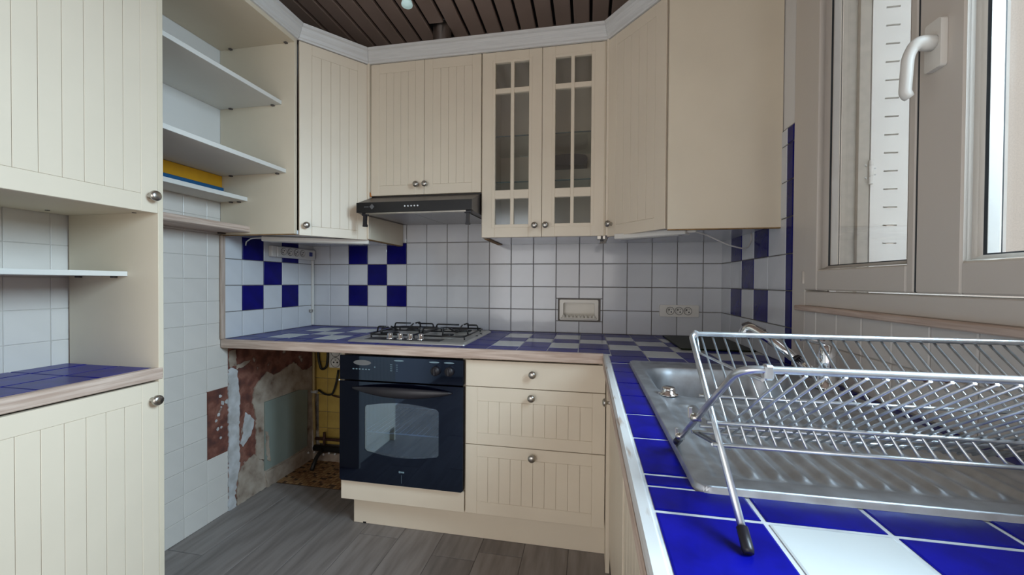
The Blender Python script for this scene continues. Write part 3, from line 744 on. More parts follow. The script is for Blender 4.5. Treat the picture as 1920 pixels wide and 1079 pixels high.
lp = thing('ceiling_spotlight', (.285, .0, H), 'small brass spotlight with reflector bulb hanging from slatted ceiling', 'lamp')
MB().lathe([(.05, 0), (.05, -.012), (.03, -.022), (0, -.023)], (.27, -.12, H), (0, 0, 1), 20).build('base', 'brass', lp)
MB().tube(fillet([(.27, -.12, H - .02), (.275, -.06, H - .05), (.285, .05, H - .075)], .03), .006, 8).build('arm', 'brass', lp)
ax = Vector((.05, -.1, -1)).normalized(); top = Vector((.288, .07, 2.53))
MB().lathe([(.0, 0), (.012, 0), (.016, .008), (.016, .055), (.014, .06), (.014, .066)], top, ax, 16).build('lamp_holder', 'brass', lp)
MB().lathe([(.014, .066), (.016, .072), (.022, .086), (.0255, .100), (.0255, .104), (.0, .104)], top, ax, 20).build('bulb', 'bulb', lp, 'pale reflector bulb')

# ====================================================================
# UNDER-CABINET LIGHTS, SOCKETS, TRUNKING, SOAP DISH
# ====================================================================
def bar_light(P0, P1, z0, z1, label, cable_pts, plugbox):
    P0 = Vector(P0); P1 = Vector(P1); d = (P1 - P0); L_ = d.length; d /= L_; n = Vector((d.y, -d.x))
    t = thing('cabinet_light', (*((P0 + P1) / 2), z1), label, 'light', None)
    MB().obox(P0, d, n, 0, L_, -.055, 0, z0, z1 - .001, .003).build('housing', 'whiteplastic', t)
    MB().obox(P0, d, n, .03, L_ - .03, -.045, -.01, z0 - .002, z0 - .0002, .001).build('diffuser', 'white_shelf', t)
    if plugbox: MB().obox(P0, d, n, L_, L_ + .035, -.035, -.018, z0 + .006, z0 + .02, .003).build('plug', 'creamplastic', t)
    MB().tube(fillet(cable_pts, .03), .0032, 6).build('cable', 'whitecable', t)
    return t
bar_light((-.470, .045), (.015 - .03, .262), 1.351, 1.3755, 'white slim light bar under the left corner cabinet, above socket strip', [(-.47, .05, 1.366), (-.53, .05, 1.366), (-.60, .09, 1.352), (XL + .02, .10, 1.335)], False)
bar_light((1.235, .185), (1.50, .02), 1.350, 1.3755, 'white slim light bar under the right corner cabinet near the window', [(1.535, .035, 1.362), (1.60, .10, 1.354), (1.70, .15, 1.315), (1.79, .20, 1.30), (XR - .008, .235, 1.345), (XR - .008, .24, 1.374)], True)

def socket(parent, c, r, ax, u, v, m='creamplastic'):
    """round socket insert: recessed dish, two holes, earth pin; ax = outward"""
    c = Vector(c); ax = Vector(ax); u = Vector(u); v = Vector(v)
    s_ = MB().lathe([(r, 0), (r, .002), (r * .9, .0025), (r * .86, .0008), (0, .0006)], c, ax, 18).build('socket', m, parent)
    MB().lathe([(r * 1.0, .0005), (r * 1.0, .0016), (r * 1.10, .0016), (r * 1.10, .0003)], c, ax, 18).build('rim', 'holeblack', s_)
    for k in (-1, 1): MB().lathe([(r * .19, 0), (r * .19, .0016), (0, .0017)], c + u * (k * r * .42), ax, 8).build('hole', 'holeblack', s_)
    MB().lathe([(r * .13, 0), (r * .13, .004), (0, .005)], c + v * (r * .5), ax, 8).build('earth_pin', 'nickel', s_)
    return s_
ps = thing('power_strip', (XL + .03, .44, 1.29), 'white four-socket power strip mounted under left corner cabinet', 'socket')
MB().box(XL + .0076, XL + .034, .300, .622, 1.288, 1.352, .006).build('housing', 'whiteplastic', ps)
MB().box(XL + .0076, XL + .032, .262, .298, 1.289, 1.351, .004).build('end_cap', 'creamplastic', ps)
for k in range(4): socket(ps, (XL + .034, .345 + k * .052, 1.322), .019, (1, 0, 0), (0, .7, .7), (0, -.7, .7))
MB().box(XL + .034, XL + .037, .560, .588, 1.309, 1.335, .001).build('switch', 'bluelabel', ps, 'dark blue switch')
tr = thing('cable_trunking', (XL + .015, .62, .87), 'thin white vertical cable trunking in left tiled corner', 'trunking')
MB().box(XL + .0076, XL + .021, .612, .626, .872, 1.287, .002).build('trunk', 'whiteplastic', tr)
MB().box(XL + .0076, XL + .024, .590, .612, .955, .972, .002).build('clip', 'nickel', tr)

so_ = thing('triple_socket', (1.607, YB, 1.0), 'white triple wall socket on back tiles near right corner', 'socket')
MB().prism(rrect(1.508, 1.708, .972, 1.036, .006), 'y', YB - .013, YB - .0005).build('frame', 'creamplastic', so_)
for k in range(3): socket(so_, (1.562 + k * .045, YB - .013, 1.004), .0195, (0, -1, 0), (.7, 0, -.7), (.7, 0, .7))

sd = thing('soap_dish', (1.07, YB, .94), 'cream ceramic soap dish niche set in the back wall tiles', 'soap dish')
def ring_rect(o0, o1, y_0, y_1, m, name):
    """frame between an outer and an inner rounded rect extruded in y"""
    A = rrect(*o0, .008); B = rrect(*o1, .008); mb = MB(); n = len(A)
    V = [[mb.bm.verts.new((p, y, q)) for p, q in S] for S, y in ((A, y_1), (A, y_0), (B, y_0), (B, y_1 + .045))]
    for a, b in zip(V, V[1:]):
        for i in range(n): mb.bm.faces.new((a[i], a[(i + 1) % n], b[(i + 1) % n], b[i]))
    mb.bm.faces.new(V[3])
    return mb.build(name, m, sd, recalc=True)
MB().box(.957, 1.19, YB + .0005, YB + .0042, .9345, .952).box(.957, 1.19, YB + .0005, YB + .0042, 1.046, 1.0625).box(.957, .976, YB + .0005, YB + .0042, .952, 1.046).box(1.169, 1.19, YB + .0005, YB + .0042, .952, 1.046).build('grout_bed', 'grout', sd)
ring_rect((.964, 1.181, .941, 1.057), (.985, 1.160, .958, 1.040), YB - .010, YB + .0004, 'ceramic', 'dish')
lip = MB().box(.972, 1.172, YB - .030, YB - .004, .948, .957, .003)
for k in range(9): lip.lathe([(.0075, 0), (.0075, .012), (.004, .015), (0, .0155)], (.988 + k * .021, YB - .022, .956), (0, 0, 1), 10)
lip.build('ribbed_lip', 'ceramic', sd)

# ====================================================================
# BASE UNITS
# ====================================================================
ZB = .143
kb = thing('plinth', (.6, .06, 0), 'cream plinth board along the floor under oven and drawers', 'plinth')
MB().box(.03, 1.222, .058, .074, .001, ZB, .001).build('board', 'cream', kb)
MB().box(.078, .094, .0575, .060, .001, .008).build('chip', 'dark', kb, 'dark notch chipped out of the lower edge')

oc = thing('oven_cabinet', (.3, .3, ZB), 'cream base unit housing the black oven, left of the drawers', 'cabinet')
MB().box(.0, .016, .004, .58, ZB, .823, .001).build('side_panel', 'cream_side', oc)
MB().box(.584, .600, .02, .58, ZB, .823).build('side_panel', 'cream_side', oc)
MB().box(.0, .597, .0, .0185, ZB - .001, .232, .0015).build('front_panel', 'cream', oc)
MB().box(.016, .584, .02, .58, ZB, ZB + .016).build('bottom_board', 'cream_side', oc)

ov = thing('oven', (.3, .28, .24), 'black built-in glass-fronted oven under the worktop', 'oven')
OZ0, OZM, OZ1 = .238, .700, .815
ox0, ox1 = .0045, .5965
MB().box(ox0, ox1, -.018, .004, OZM + .003, OZ1, .002).build('control_panel', 'ovenglass', ov)
# door glass with real window opening
wx0, wx1, wz0, wz1 = .130, .485, .375, .598
win_poly = [(wx0 + .01, wz0 + .006)] + [(wx0 + .01 + (wx1 - wx0 - .02) * t, wz0 + .006 - .018 * math.sin(math.pi * t)) for t in (.2, .4, .6, .8)] + [(wx1 - .01, wz0 + .006), (wx1, wz0 + .016), (wx1, wz1 - .016), (wx1 - .01, wz1 - .006)] + [(wx1 - .01 - (wx1 - wx0 - .02) * t, wz1 - .006 + .018 * math.sin(math.pi * t)) for t in (.2, .4, .6, .8)] + [(wx0 + .01, wz1 - .006), (wx0, wz1 - .016), (wx0, wz0 + .016)]
mb = MB(); yf, ybk = -.018, .004
outer = [(ox0, OZ0 + .008), (ox0 + .008, OZ0), (ox1 - .008, OZ0), (ox1, OZ0 + .008), (ox1, OZM - .003), (ox0, OZM - .003)]
def face_with_hole(y, flip):
    vo = [mb.bm.verts.new((p, y, q)) for p, q in outer]; vi = [mb.bm.verts.new((p, y, q)) for p, q in win_poly]
    eo = [mb.bm.edges.new((vo[i], vo[(i + 1) % len(vo)])) for i in range(len(vo))]; ei = [mb.bm.edges.new((vi[i], vi[(i + 1) % len(vi)])) for i in range(len(vi))]
    bmesh.ops.triangle_fill(mb.bm, edges=eo + ei, use_beauty=True)
    return vo, vi
vo0, vi0 = face_with_hole(yf, 0); vo1, vi1 = face_with_hole(ybk, 1)
for A, B in ((vo0, vo1), (vi0, vi1)):
    for i in range(len(A)): mb.bm.faces.new((A[i], A[(i + 1) % len(A)], B[(i + 1) % len(A)], B[i]))
dg = mb.build('door', 'ovenglass', ov, recalc=True)
MB().prism(win_poly, 'y', yf + .002, yf + .004).build('window_pane', 'ovenwindow', dg)
cav = MB().box(.06, .55, .006, .45, .31, .33).box(.06, .55, .006, .45, .66, .68).box(.06, .08, .006, .45, .33, .66).box(.53, .55, .006, .45, .33, .66).box(.08, .53, .43, .45, .33, .66)
cav.build('cavity', 'ovencavity', ov)
rk = MB().tube([(.085, .03, .452), (.525, .03, .452)], .003, 6).tube([(.085, .40, .452), (.525, .40, .452)], .0025, 6)
for k in range(15): rk.tube([(.10 + k * .029, .03, .452), (.10 + k * .029, .40, .452)], .0013, 5)
rk.build('oven_rack', 'whiteplastic', ov)
# lens-shaped handle
mb = MB(); n_ = 24
rings = []
for i in range(n_ + 1):
    t = i / n_; s_ = math.sin(math.pi * t); xx = .072 + t * .474
    cz = .668 - .004 * s_; hh = .004 + .020 * s_ ** .8; yy = -.020 - .030 * s_ ** .9; th = .004 + .006 * s_
    rings.append([mb.bm.verts.new((xx, yy + th * math.cos(a) * 1.0, cz + hh * math.sin(a))) for a in [2 * math.pi * k / 12 for k in range(12)]])
for A, B in zip(rings, rings[1:]):
    for k in range(12): f = mb.bm.faces.new((A[k], A[(k + 1) % 12], B[(k + 1) % 12], B[k])); f.smooth = True
mb.bm.faces.new(rings[0]); mb.bm.faces.new(rings[-1])
mb.build('handle', 'blackplastic', dg, recalc=True)
for x_ in (.472, .535):
    k_ = MB().lathe([(.021, 0), (.021, .012), (.018, .018), (0, .0185)], (x_, -.018, .764), (0, -1, 0), 20).box(x_ - .004, x_ + .004, -.045, -.034, .748, .780, .002)
    k_.build('knob', 'blackplastic', ov)
# printed marks on the control panel and the maker's plate on the door
def prn(mb_, parent, name): mb_.build(name, 'print', parent)
pm = MB()
def ellipse(cx, cz, a, b, y): pm.prism([(cx + a * math.cos(t * math.pi / 10), cz + b * math.sin(t * math.pi / 10)) for t in range(20)], 'y', y - .0004, y)
for cx in (.297, .463, .532): ellipse(cx, .800, .024, .0035, -.018)
for k in range(6): pm.box(.070 + k * .0155, .079 + k * .0155, -.0184, -.018, .752, .757)
for k in range(4): pm.box(.255, .265, -.0184, -.018, .752 + k * .009, .7545 + k * .009); pm.box(.285, .291, -.0184, -.018, .752 + k * .009, .7545 + k * .009)
pm.lathe([(.0032, 0), (0, .0006)], (.180, -.018, .766), (0, -1, 0), 10)
prn(pm, ov, 'printed_marks')
pm = MB(); ellipse(.118, .784, .044, .012, -.018); pm.build('clock_display', M['emblem'], ov, 'grey oval display')
pm = MB().box(.298, .306, -.0184, -.018, .296, .305).box(.307, .324, -.0184, -.018, .297, .304).box(.3105, .3112, -.0184, -.018, .250, .288)
prn(pm, dg, 'maker_mark')
MB().lathe([(.004, 0), (.004, .003), (0, .004)], (.004, -.018, .700), (-.3, -1, 0), 10).build('hinge_pin', 'spacer', ov)

dc = thing('drawer_cabinet', (.9, .3, ZB), 'cream base unit of three drawers between oven and sink corner', 'cabinet')
dcm = MB().box(.602, .618, .02, .58, ZB, .823).box(1.170, 1.186, .02, .58, ZB, .823).box(.618, 1.170, .02, .58, ZB, ZB + .016).box(.618, 1.170, .564, .58, ZB + .016, .823)
dcm.build('carcass', 'cream_side', dc)
dx0, dx1 = .602, 1.196
q = MB().box(dx0, dx1, 0, .018, .701, .8145, .0015).build('drawer', 'cream', dc); knob(q, (.897, 0, .766), (0, -1, 0), .0165)
q = door_mb((dx0, 0), (dx1, 0), .448, .698, .052, .05, .06, 10).build('drawer', 'cream', dc); knob(q, (.893, 0, .667), (0, -1, 0), .0165)
q = door_mb((dx0, 0), (dx1, 0), .1435, .445, .052, .055, .05, 10).build('drawer', 'cream', dc); knob(q, (.897, 0, .415), (0, -1, 0), .0165)

# units below the sink run (fronts face left)
sk = thing('sink_cabinet', (1.5, -.4, 0), 'cream base unit below the sink with door facing the room', 'cabinet')
MB().box(1.199, 1.215, -.055, .058, .0, .822, .001).build('corner_filler', 'cream', sk)
XS = 1.212
dk = door_mb((XS, -.058), (XS, -.64), .10, .818, .05, .05, .05, 9).build('door', 'cream', sk); knob(dk, (XS, -.125, .70), (-1, 0, 0), .016)
MB().box(XS + .02, 1.80, -.665, -.650, 0, .822, .001).build('side_panel', 'cream_side', sk)
MB().box(XS + .05, XS + .066, -.65, .055, 0, .10).build('kick_board', 'cream', sk)
MB().box(XS + .02, 1.80, -.65, .05, .10, .116).build('bottom_board', 'cream_side', sk)
sk2 = thing('base_cabinet', (1.5, -1.1, 0), 'cream base unit nearest the viewer under right worktop', 'cabinet')
MB().box(XS, 1.80, -.700, -.684, 0, .822, .001).build('side_panel', 'cream_side', sk2)
MB().box(XS, 1.80, -1.86, -1.844, 0, .822, .001).build('side_panel', 'cream_side', sk2)
d_ = door_mb((XS - .0, -.702), (XS - .0, -1.28), .10, .818, .05, .05, .05, 9).build('door', 'cream', sk2); knob(d_, (XS, -1.235, .766), (-1, 0, 0), .016)
d_ = door_mb((XS - .0, -1.284), (XS - .0, -1.858), .10, .818, .05, .05, .05, 9).build('door', 'cream', sk2); knob(d_, (XS, -1.33, .766), (-1, 0, 0), .016)

# ====================================================================
# WORKTOP (L-shaped)
# ====================================================================
SX0, SX1, SY0, SY1 = 1.268, 1.776, -1.090, -.180     # sink outline
ZT0, ZT = .826, .8644
wk = thing('worktop', (.9, .3, ZT0), 'L-shaped worktop of blue and white checkered tiles with pale wood edging', 'worktop')
s_ = MB()
YE = -1.90
s_.box(XL + .003, 1.20, -.004, YB, ZT0, ZT)
hx0, hx1, hy0, hy1 = SX0 + .02, SX1 - .02, SY0 + .02, SY1 - .02
s_.box(1.20, XR, SY1 - .02, YB, ZT0, ZT); s_.box(1.20, XR, YE, SY0 + .02, ZT0, ZT)
s_.box(1.20, hx0, hy0, hy1, ZT0, ZT); s_.box(hx1, XR, hy0, hy1, ZT0, ZT)
s_.build('slab', 'cgrout', wk)
# back run
bxs = [XL + .004, -.486, -.355, -.224, -.093, .038, .169, .3, .431, .562, .693, .824, .954, 1.084, 1.215]
bys = [-.004, .095, .250, .375, .545, YB]
hob_rect = (.03, .56, .07, .53)
gr_m = {}
for i, j, a, b, c, d in cells(bxs, bys):
    if a > hob_rect[0] and b < hob_rect[1] and c > hob_rect[2] and d < hob_rect[3]: continue
    white = False
    if i >= 10:       # right of the hob
        white = (i + j) % 2 == 1 and j in (1, 2, 3)
    elif i <= 4:
        white = (i, j) in ((1, 3), (3, 3), (2, 2), (1, 1), (3, 1))
    tile(wk, 'tile', 'counter_white' if white else 'counter_blue', 'z', a, b, c, d, ZT, .0018, .0018)
# sink run
sxs = [1.203, 1.215, 1.333, 1.467, 1.600, 1.735, XR]; sxs2 = [1.2185, 1.349, 1.482, 1.615, 1.748, XR - .0005]
rys = [-.056, .095, .235, .375, .505, YB]
for i, j, a, b, c, d in cells([1.215] + sxs2[1:], rys):
    tile(wk, 'tile', 'counter_white' if (i + j) % 2 == 1 and j < 4 else 'counter_blue', 'z', a, b, c, d, ZT, .0018, .0018)
rys2 = [-.766, -.621, -.488, -.341, -.197, -.056]
cut = (SX0 + .008, SX1 - .008, SY0 + .008, SY1 - .008)
for i, j, a, b, c, d in cells([1.2045, 1.349, 1.482, 1.615, 1.748, XR - .0005], rys2, (cut,)):
    white = False
    tile(wk, 'tile', 'counter_white' if white else 'counter_blue', 'z', a, b, c, d, ZT, .0018, .0026)
rys3 = [-1.80, -1.667, -1.536, -1.405, -1.275, -1.146, -1.046, -.903, -.766]
for i, j, a, b, c, d in cells([1.2045, 1.333, 1.466, 1.600, 1.735, XR - .0005], rys3, (cut,)):
    white = j <= 4 and i >= 1 and (i + (4 - j)) % 2 == 1
    tile(wk, 'tile', 'counter_white' if white else 'counter_blue', 'z', a, b, c, d, ZT, .0018, .0032)
# edgings
MB().box(-.634 + .002, 1.188, -.029, -.0045, ZT0 - .001, .8665, .003).build('wood_edging', 'wood', wk)
pe = MB().box(1.184, 1.2035, YE, -.030, ZT0 - .001, .8675, .003)
pe.build('wood_edging', 'paintedwood', wk, 'worn white painted edging along the sink run')
MB().box(1.182, 1.1845, YE, -.030, ZT0, .852, .001).build('wood_edging_face', 'woody', wk)
ws = thing('wood_strip', (XL + .01, -.023, .866), 'upright wooden edge strip ending the blue and white tiles at left', 'strip')
MB().box(XL + .002, XL + .016, -.034, -.0125, .868, 1.373, .002).build('strip', 'woodz', ws)

# ====================================================================
# HOB
# ====================================================================
hb = thing('gas_hob', (.29, .30, .866), 'stainless four-burner gas hob with black pan supports on the worktop', 'hob')
hx0_, hx1_, hy0_, hy1_ = -.004, .582, .048, .560; zt_ = .8665
mb = MB()
ringsP = [((hx0_, hx1_, hy0_, hy1_), 0, .012), ((hx0_ + .001, hx1_ - .001, hy0_ + .001, hy1_ - .001), .004, .012), ((hx0_ + .012, hx1_ - .012, hy0_ + .010, hy1_ - .010), .011, .012), ((hx0_ + .022, hx1_ - .022, hy0_ + .095, hy1_ - .02), .0115, .01), ((hx0_ + .028, hx1_ - .028, hy0_ + .101, hy1_ - .026), .0075, .01)]
V = [[mb.bm.verts.new((p, q, zt_ + h)) for p, q in rrect(*r_, rad)] for r_, h, rad in ringsP]
for A, B in zip(V, V[1:]):
    for i in range(len(A)): mb.bm.faces.new((A[i], A[(i + 1) % len(A)], B[(i + 1) % len(A)], B[i]))
mb.bm.faces.new(V[-1])
mb.build('tray', 'hobsteel', hb, recalc=True)
MB().box(.075, .452, .070, .140, zt_ + .0112, zt_ + .0122).build('control_plate', 'blackplastic', hb)
for x_ in (.186, .238, .290, .343):
    MB().lathe([(.017, 0), (.0165, .004), (.013, .006), (.0125, .024), (.010, .027), (0, .0275)], (x_, .112, zt_ + .0122), (0, 0, 1), 16).build('knob', 'chrome', hb)
for x_, y_, r_ in ((.115, .245, .048), (.165, .435, .036), (.435, .235, .030), (.455, .420, .048)):
    MB().lathe([(r_ + .010, 0), (r_ + .008, .004), (r_, .006), (r_ - .004, .012), (0, .012)], (x_, y_, zt_ + .0078), (0, 0, 1), 20).build('burner', 'hobsteel', hb)
    MB().lathe([(0, .012), (r_ - .002, .012), (r_, .014), (r_, .018), (r_ - .004, .020), (0, .0205)], (x_, y_, zt_ + .0078), (0, 0, 1), 20).build('burner_cap', 'black', hb)
def support(x0, x1, y0, y1, burners):
    zl, zh = zt_ + .024, zt_ + .053; mb = MB()
    c = [(x0, y0), (x1, y0), (x1, y1), (x0, y1)]
    loop = []
    for i in range(4):
        a, b = Vector(c[i]), Vector(c[(i + 1) % 4]); u = (b - a).normalized() * .015
        loop += [(*(a + u), zl), (*(b - u), zl)]
    mb.tube(loop, .0042, 6, closed=True)
    for i in range(4): p = loop[2 * i]; mb.tube([(p[0], p[1], zl), (p[0], p[1], zt_ + .008)], .004, 6)
    for bx_, by_ in burners:
        for (sx_, sy_) in ((x0, by_), (x1, by_)):
            u = .042 * (1 if sx_ < bx_ else -1)
            mb.tube(fillet([(sx_, sy_, zl), (sx_ + u * .12, sy_, zh), (bx_ - u * .55, sy_, zh)], .008, 3), .0042, 6)
        sy_ = y0 if by_ < (y0 + y1) / 2 else y1; u = .03 * (1 if sy_ < by_ else -1)
        mb.tube(fillet([(bx_, sy_, zl), (bx_, sy_ + u * .15, zh), (bx_, by_ - u * .6, zh)], .008, 3), .0042, 6)
        mb.tube(fillet([(x0 if bx_ > (x0 + x1) / 2 else x1, (y0 + y1) / 2, zl), (bx_, (y0 + y1) / 2, zl + .001), (bx_, by_ + (.015 if by_ < (y0 + y1) / 2 else -.015), zh)], .01, 3), .0042, 6)
    mb.build('pan_support', 'black', hb)
support(.045, .280, .160, .515, [(.115, .245), (.165, .435)])
support(.300, .540, .160, .515, [(.435, .235), (.455, .420)])
for y_ in (.30, .38): MB().lathe([(.006, 0), (.006, .004), (0, .005)], (.567, y_, zt_ + .010), (0, 0, 1), 10).build('rubber_stop', 'blackplastic', hb)

# ====================================================================
# SINK
# ====================================================================
si = thing('sink', (1.52, -.63, .866), 'stainless steel sink with bowl and ribbed drainer on right worktop', 'sink')
def sstep(a, b, x): t = max(0, min(1, (x - a) / (b - a))); return t * t * (3 - 2 * t)
def rbox(x, y, x0, x1, y0, y1, r):
    dx = abs(x - (x0 + x1) / 2) - (x1 - x0) / 2 + r; dy = abs(y - (y0 + y1) / 2) - (y1 - y0) / 2 + r
    return math.hypot(max(dx, 0), max(dy, 0)) + min(max(dx, dy), 0) - r
def sink_h(x, y):
    e = rbox(x, y, SX0, SX1, SY0, SY1, .022)            # < 0 inside
    z = .0095 * sstep(0, -.0035, e)
    z -= .0028 * sstep(-.030, -.040, e)                    # inner ledge
    b = rbox(x, y, 1.306, 1.718, -.628, -.268, .095)
    # drainer pan
    p = rbox(x, y, 1.318, 1.742, -1.055, -.660, .05)
    pan = sstep(0, -.012, p)
    z -= .0035 * pan
    # boss round the plug knob
    rb_ = math.hypot(x - 1.322, y + .618)
    boss = sstep(.088, .074, rb_)
    z += boss * pan * .0030
    # ribs along y, stopping short of the rim
    rib = pan * (1 - boss) * sstep(-1.043, -1.025, y) * sstep(-.680, -.700, y) * sstep(1.335, 1.35, x) * sstep(1.735, 1.72, x)
    ph = ((x - 1.34) / .0335) % 1.0
    z += rib * (.0080 * sstep(.40, .58, ph) * sstep(1.0, .80, ph) - .0030)
    # bowl
    z -= .012 * sstep(.004, -.010, b) + .145 * sstep(-.006, -.045, b)
    return .866 + z
mb = MB()
def axis_pts(a, b, step, fine, fs):
    out = [a]; x = a
    while x < b - 1e-6:
        st = step
        for f_ in fine:
            if f_[0] <= x + 1e-9 < f_[1]: st = f_[2] if len(f_) > 2 else fs
        x = min(b, x + st); out.append(x)
    return out
gx = axis_pts(SX0, SX1, .0036, [(SX0, SX0 + .012), (SX1 - .012, SX1)], .0012)
gy = axis_pts(SY0, SY1, .007, [(SY0, SY0 + .0115, .0012), (SY0 + .0115, SY0 + .066), (SY1 - .014, SY1 - .0105), (SY1 - .0105, SY1, .0012), (-.70, -.57), (-.315, -.265)], .003)
VV = [[mb.bm.verts.new((x, y, sink_h(x, y))) for y in gy] for x in gx]
inside = lambda x, y: rbox(x, y, SX0, SX1, SY0, SY1, .022) < .0015
for i in range(len(gx) - 1):
    for j in range(len(gy) - 1):
        if inside((gx[i] + gx[i + 1]) / 2, (gy[j] + gy[j + 1]) / 2):
            f = mb.bm.faces.new((VV[i][j], VV[i + 1][j], VV[i + 1][j + 1], VV[i][j + 1])); f.smooth = True
bmesh.ops.delete(mb.bm, geom=[v for v in mb.bm.verts if not v.link_faces], context='VERTS')
mb.build('basin', 'steel', si)
MB().lathe([(.036, 0), (.036, .002), (.02, .003), (0, .001)], (1.51, -.45, .7065), (0, 0, 1), 20).build('drain', 'chrome', si)
MB().lathe([(.024, 0), (.0235, .002), (.017, .004), (.0165, .014), (.0145, .0175), (0, .018)], (1.322, -.618, .8755), (0, 0, 1), 20).build('plug_knob', 'chrome', si, 'round chrome plug knob')

# ====================================================================
# TAP, BOARD
# ====================================================================
tp = thing('kitchen_tap', (1.748, -.45, .8735), 'chrome kitchen tap with pull-out spray wand behind the dish rack', 'tap')
tb = Vector((1.752, -.465, .8757))
MB().lathe([(.028, 0), (.028, .004), (.022, .008), (.021, .05), (.0215, .052), (.0215, .090), (.019, .096), (.017, .112), (0, .118)], tb, (0, 0, 1), 20).build('body', 'chrome', tp)
MB().tube([tb + Vector((0, 0, .112)), tb + Vector((-.010, .002, .122)), tb + Vector((-.050, .004, .130)), tb + Vector((-.062, .005, .127))], [.008, .009, .007, .005], 10).build('lever', 'chrome', tp)
MB().lathe([(.005, 0), (.005, .002), (0, .003)], tb + Vector((-.0215, -.006, .075)), (-1, -.25, 0), 10).build('temperature_dot', 'creamplastic', tp)
w0 = tb + Vector((-.006, .010, .022)); w1 = Vector((1.665, -.255, 1.000))
wd = (w1 - w0)
MB().tube([w0, w0 + wd * .33], [.0155, .0145], 14).build('spout_base', 'chrome', tp)
MB().tube([w0 + wd * .33, w0 + wd * .37], .0148, 14).build('collar', 'blackplastic', tp)
hd = fillet([w0 + wd * .37, w0 + wd * .9, w1 + Vector((-.022, .022, .012)), w1 + Vector((-.036, .032, -.025))], .03, 6)
n_ = len(hd); MB().tube(hd, [.0135 + .006 * (i / (n_ - 1)) for i in range(n_)], 14).build('spray_wand', 'chrome', tp)
c0 = w1 + Vector((-.024, .024, .020)); 
MB().tube([w0 + wd * .88 + Vector((0, 0, .016)), c0, c0 + Vector((-.012, .010, -.006))], [.005, .009, .006], 8).build('spray_button', 'hoodtop', tp, 'dark grey spray button')
bd = thing('cutting_board', (1.66, .38, .8665), 'dark green glass board lying in the right corner of the worktop', 'board')
MB().prism(rrect(1.520, XR - .012, .155, YB - .03, .012), 'z', .8672, .8735).build('slab', 'darkboard', bd)

# ====================================================================
# DISH RACK (X-shaped, folding)
# ====================================================================
dr = thing('dish_rack', (1.52, -1.08, .868), 'folding X-shaped metal wire dish rack standing over the sink drainer', 'dish rack')
rxa, rxb, rxe = 1.283, 1.277, 1.778
FA, TA = Vector((0, -1.216, .8685)), Vector((0, -.965, 1.069)); FB, TB = Vector((0, -.948, .8795)), Vector((0, -1.231, 1.066))
def at(x, p): return (x, p.y, p.z)
uA = (TA - FA).normalized(); uB = (TB - FB).normalized()
def frame_U(xa, xe, F, T, r, name, rad):
    pts = fillet([at(xa, F), at(xa, T), at(xe, T), at(xe, F)], rad, 6)
    return MB().tube(pts, r, 10).build(name, 'rackwire', dr)
fa = frame_U(rxa + .007, rxe, FA + uA * .012, TA, .0042, 'frame', .012)
fb = frame_U(rxb - .004, rxe + .012, FB + uB * .012, TB, .0042, 'frame', .022)
for xx, F, u, f_ in ((rxa + .007, FA, uA, fa), (rxe, FA, uA, fa), (rxb - .004, FB, uB, fb), (rxe + .012, FB, uB, fb)):
    MB().tube([at(xx, F), at(xx, F + u * .004), at(xx, F + u * .026)], [.0050, .0062, .0060], 10).build('foot_cap', 'blackplastic', f_)
# rails: pivot rail and lower rails
PV = FA + uA * ((-1.090 - FA.y) / uA.y)
LA = FA + uA * ((-1.120 - FA.y) / uA.y); LB = FB + uB * ((-1.014 - FB.y) / uB.y)
LA2 = LA - uA * .022; 
for nm, p, r_ in (('cross_rail', PV + Vector((0, -.004, -.004)), .0028), ('cross_rail', LA, .0028), ('cross_rail', LB, .0028), ('cross_rail', FA + uA * ((-1.058 - FA.y) / uA.y) + Vector((0, .002, -.004)), .0024), ('cross_rail', FB + uB * ((-1.058 - FB.y) / uB.y) + Vector((0, -.002, -.004)), .0024)):
    MB().tube([at(rxb + .004, p), at(rxe + .004, p)], r_, 8).build(nm, 'rackwire', dr)
MB().tube([at(rxb + .004, LA), at(rxb + .030, (LA + LB) / 2 + Vector((0, 0, -.012))), at(rxb + .006, LB)], .002, 6).build('spacer_wire', 'rackwire', dr)
MB().tube([at(rxb + .012, LA), at(rxb + .042, (LA + LB) / 2 + Vector((0, 0, -.014))), at(rxb + .014, LB)], .002, 6).build('spacer_wire', 'rackwire', dr)
# wires share one mesh per side
def wire_mesh(A, B, name):
    mb = MB().tube([A, B], .0017, 6); me = bpy.data.meshes.new(name); mb.bm.to_mesh(me); mb.bm.free(); me.materials.append(M['rackwire']); return me
wmA = wire_mesh(Vector((0, 0, 0)), LA - TA, 'wire'); wmB = wire_mesh(Vector((0, 0, 0)), LB - TB, 'wire')
o_ = Vector(org(dr))
for me, T, x_0, pitch, off in ((wmA, TA, rxa + .024, .0172, Vector((0, .0038, -.0030))), (wmB, TB, rxb + .038, .0172, Vector((0, -.0036, -.0036)))):
    x_ = x_0
    while x_ < rxe - .008:
        ob = bpy.data.objects.new('wire', me); COL.objects.link(ob); ob.parent = dr; ob.location = Vector(at(x_, T)) + off - o_; x_ += pitch
wr_ = MB()
for k in (0, 1, 4, 7, 8, 10, 13, 15):
    x_ = rxb + .038 + k * .0172; wr_.tube([at(x_ - .0025, TB + Vector((0, .0005, -.0018))), at(x_ + .0025, TB + Vector((0, .0005, -.0018)))], .0036, 8)
wr_.build('weld_rust', 'rust', dr, 'rusty welds along the front top rail')
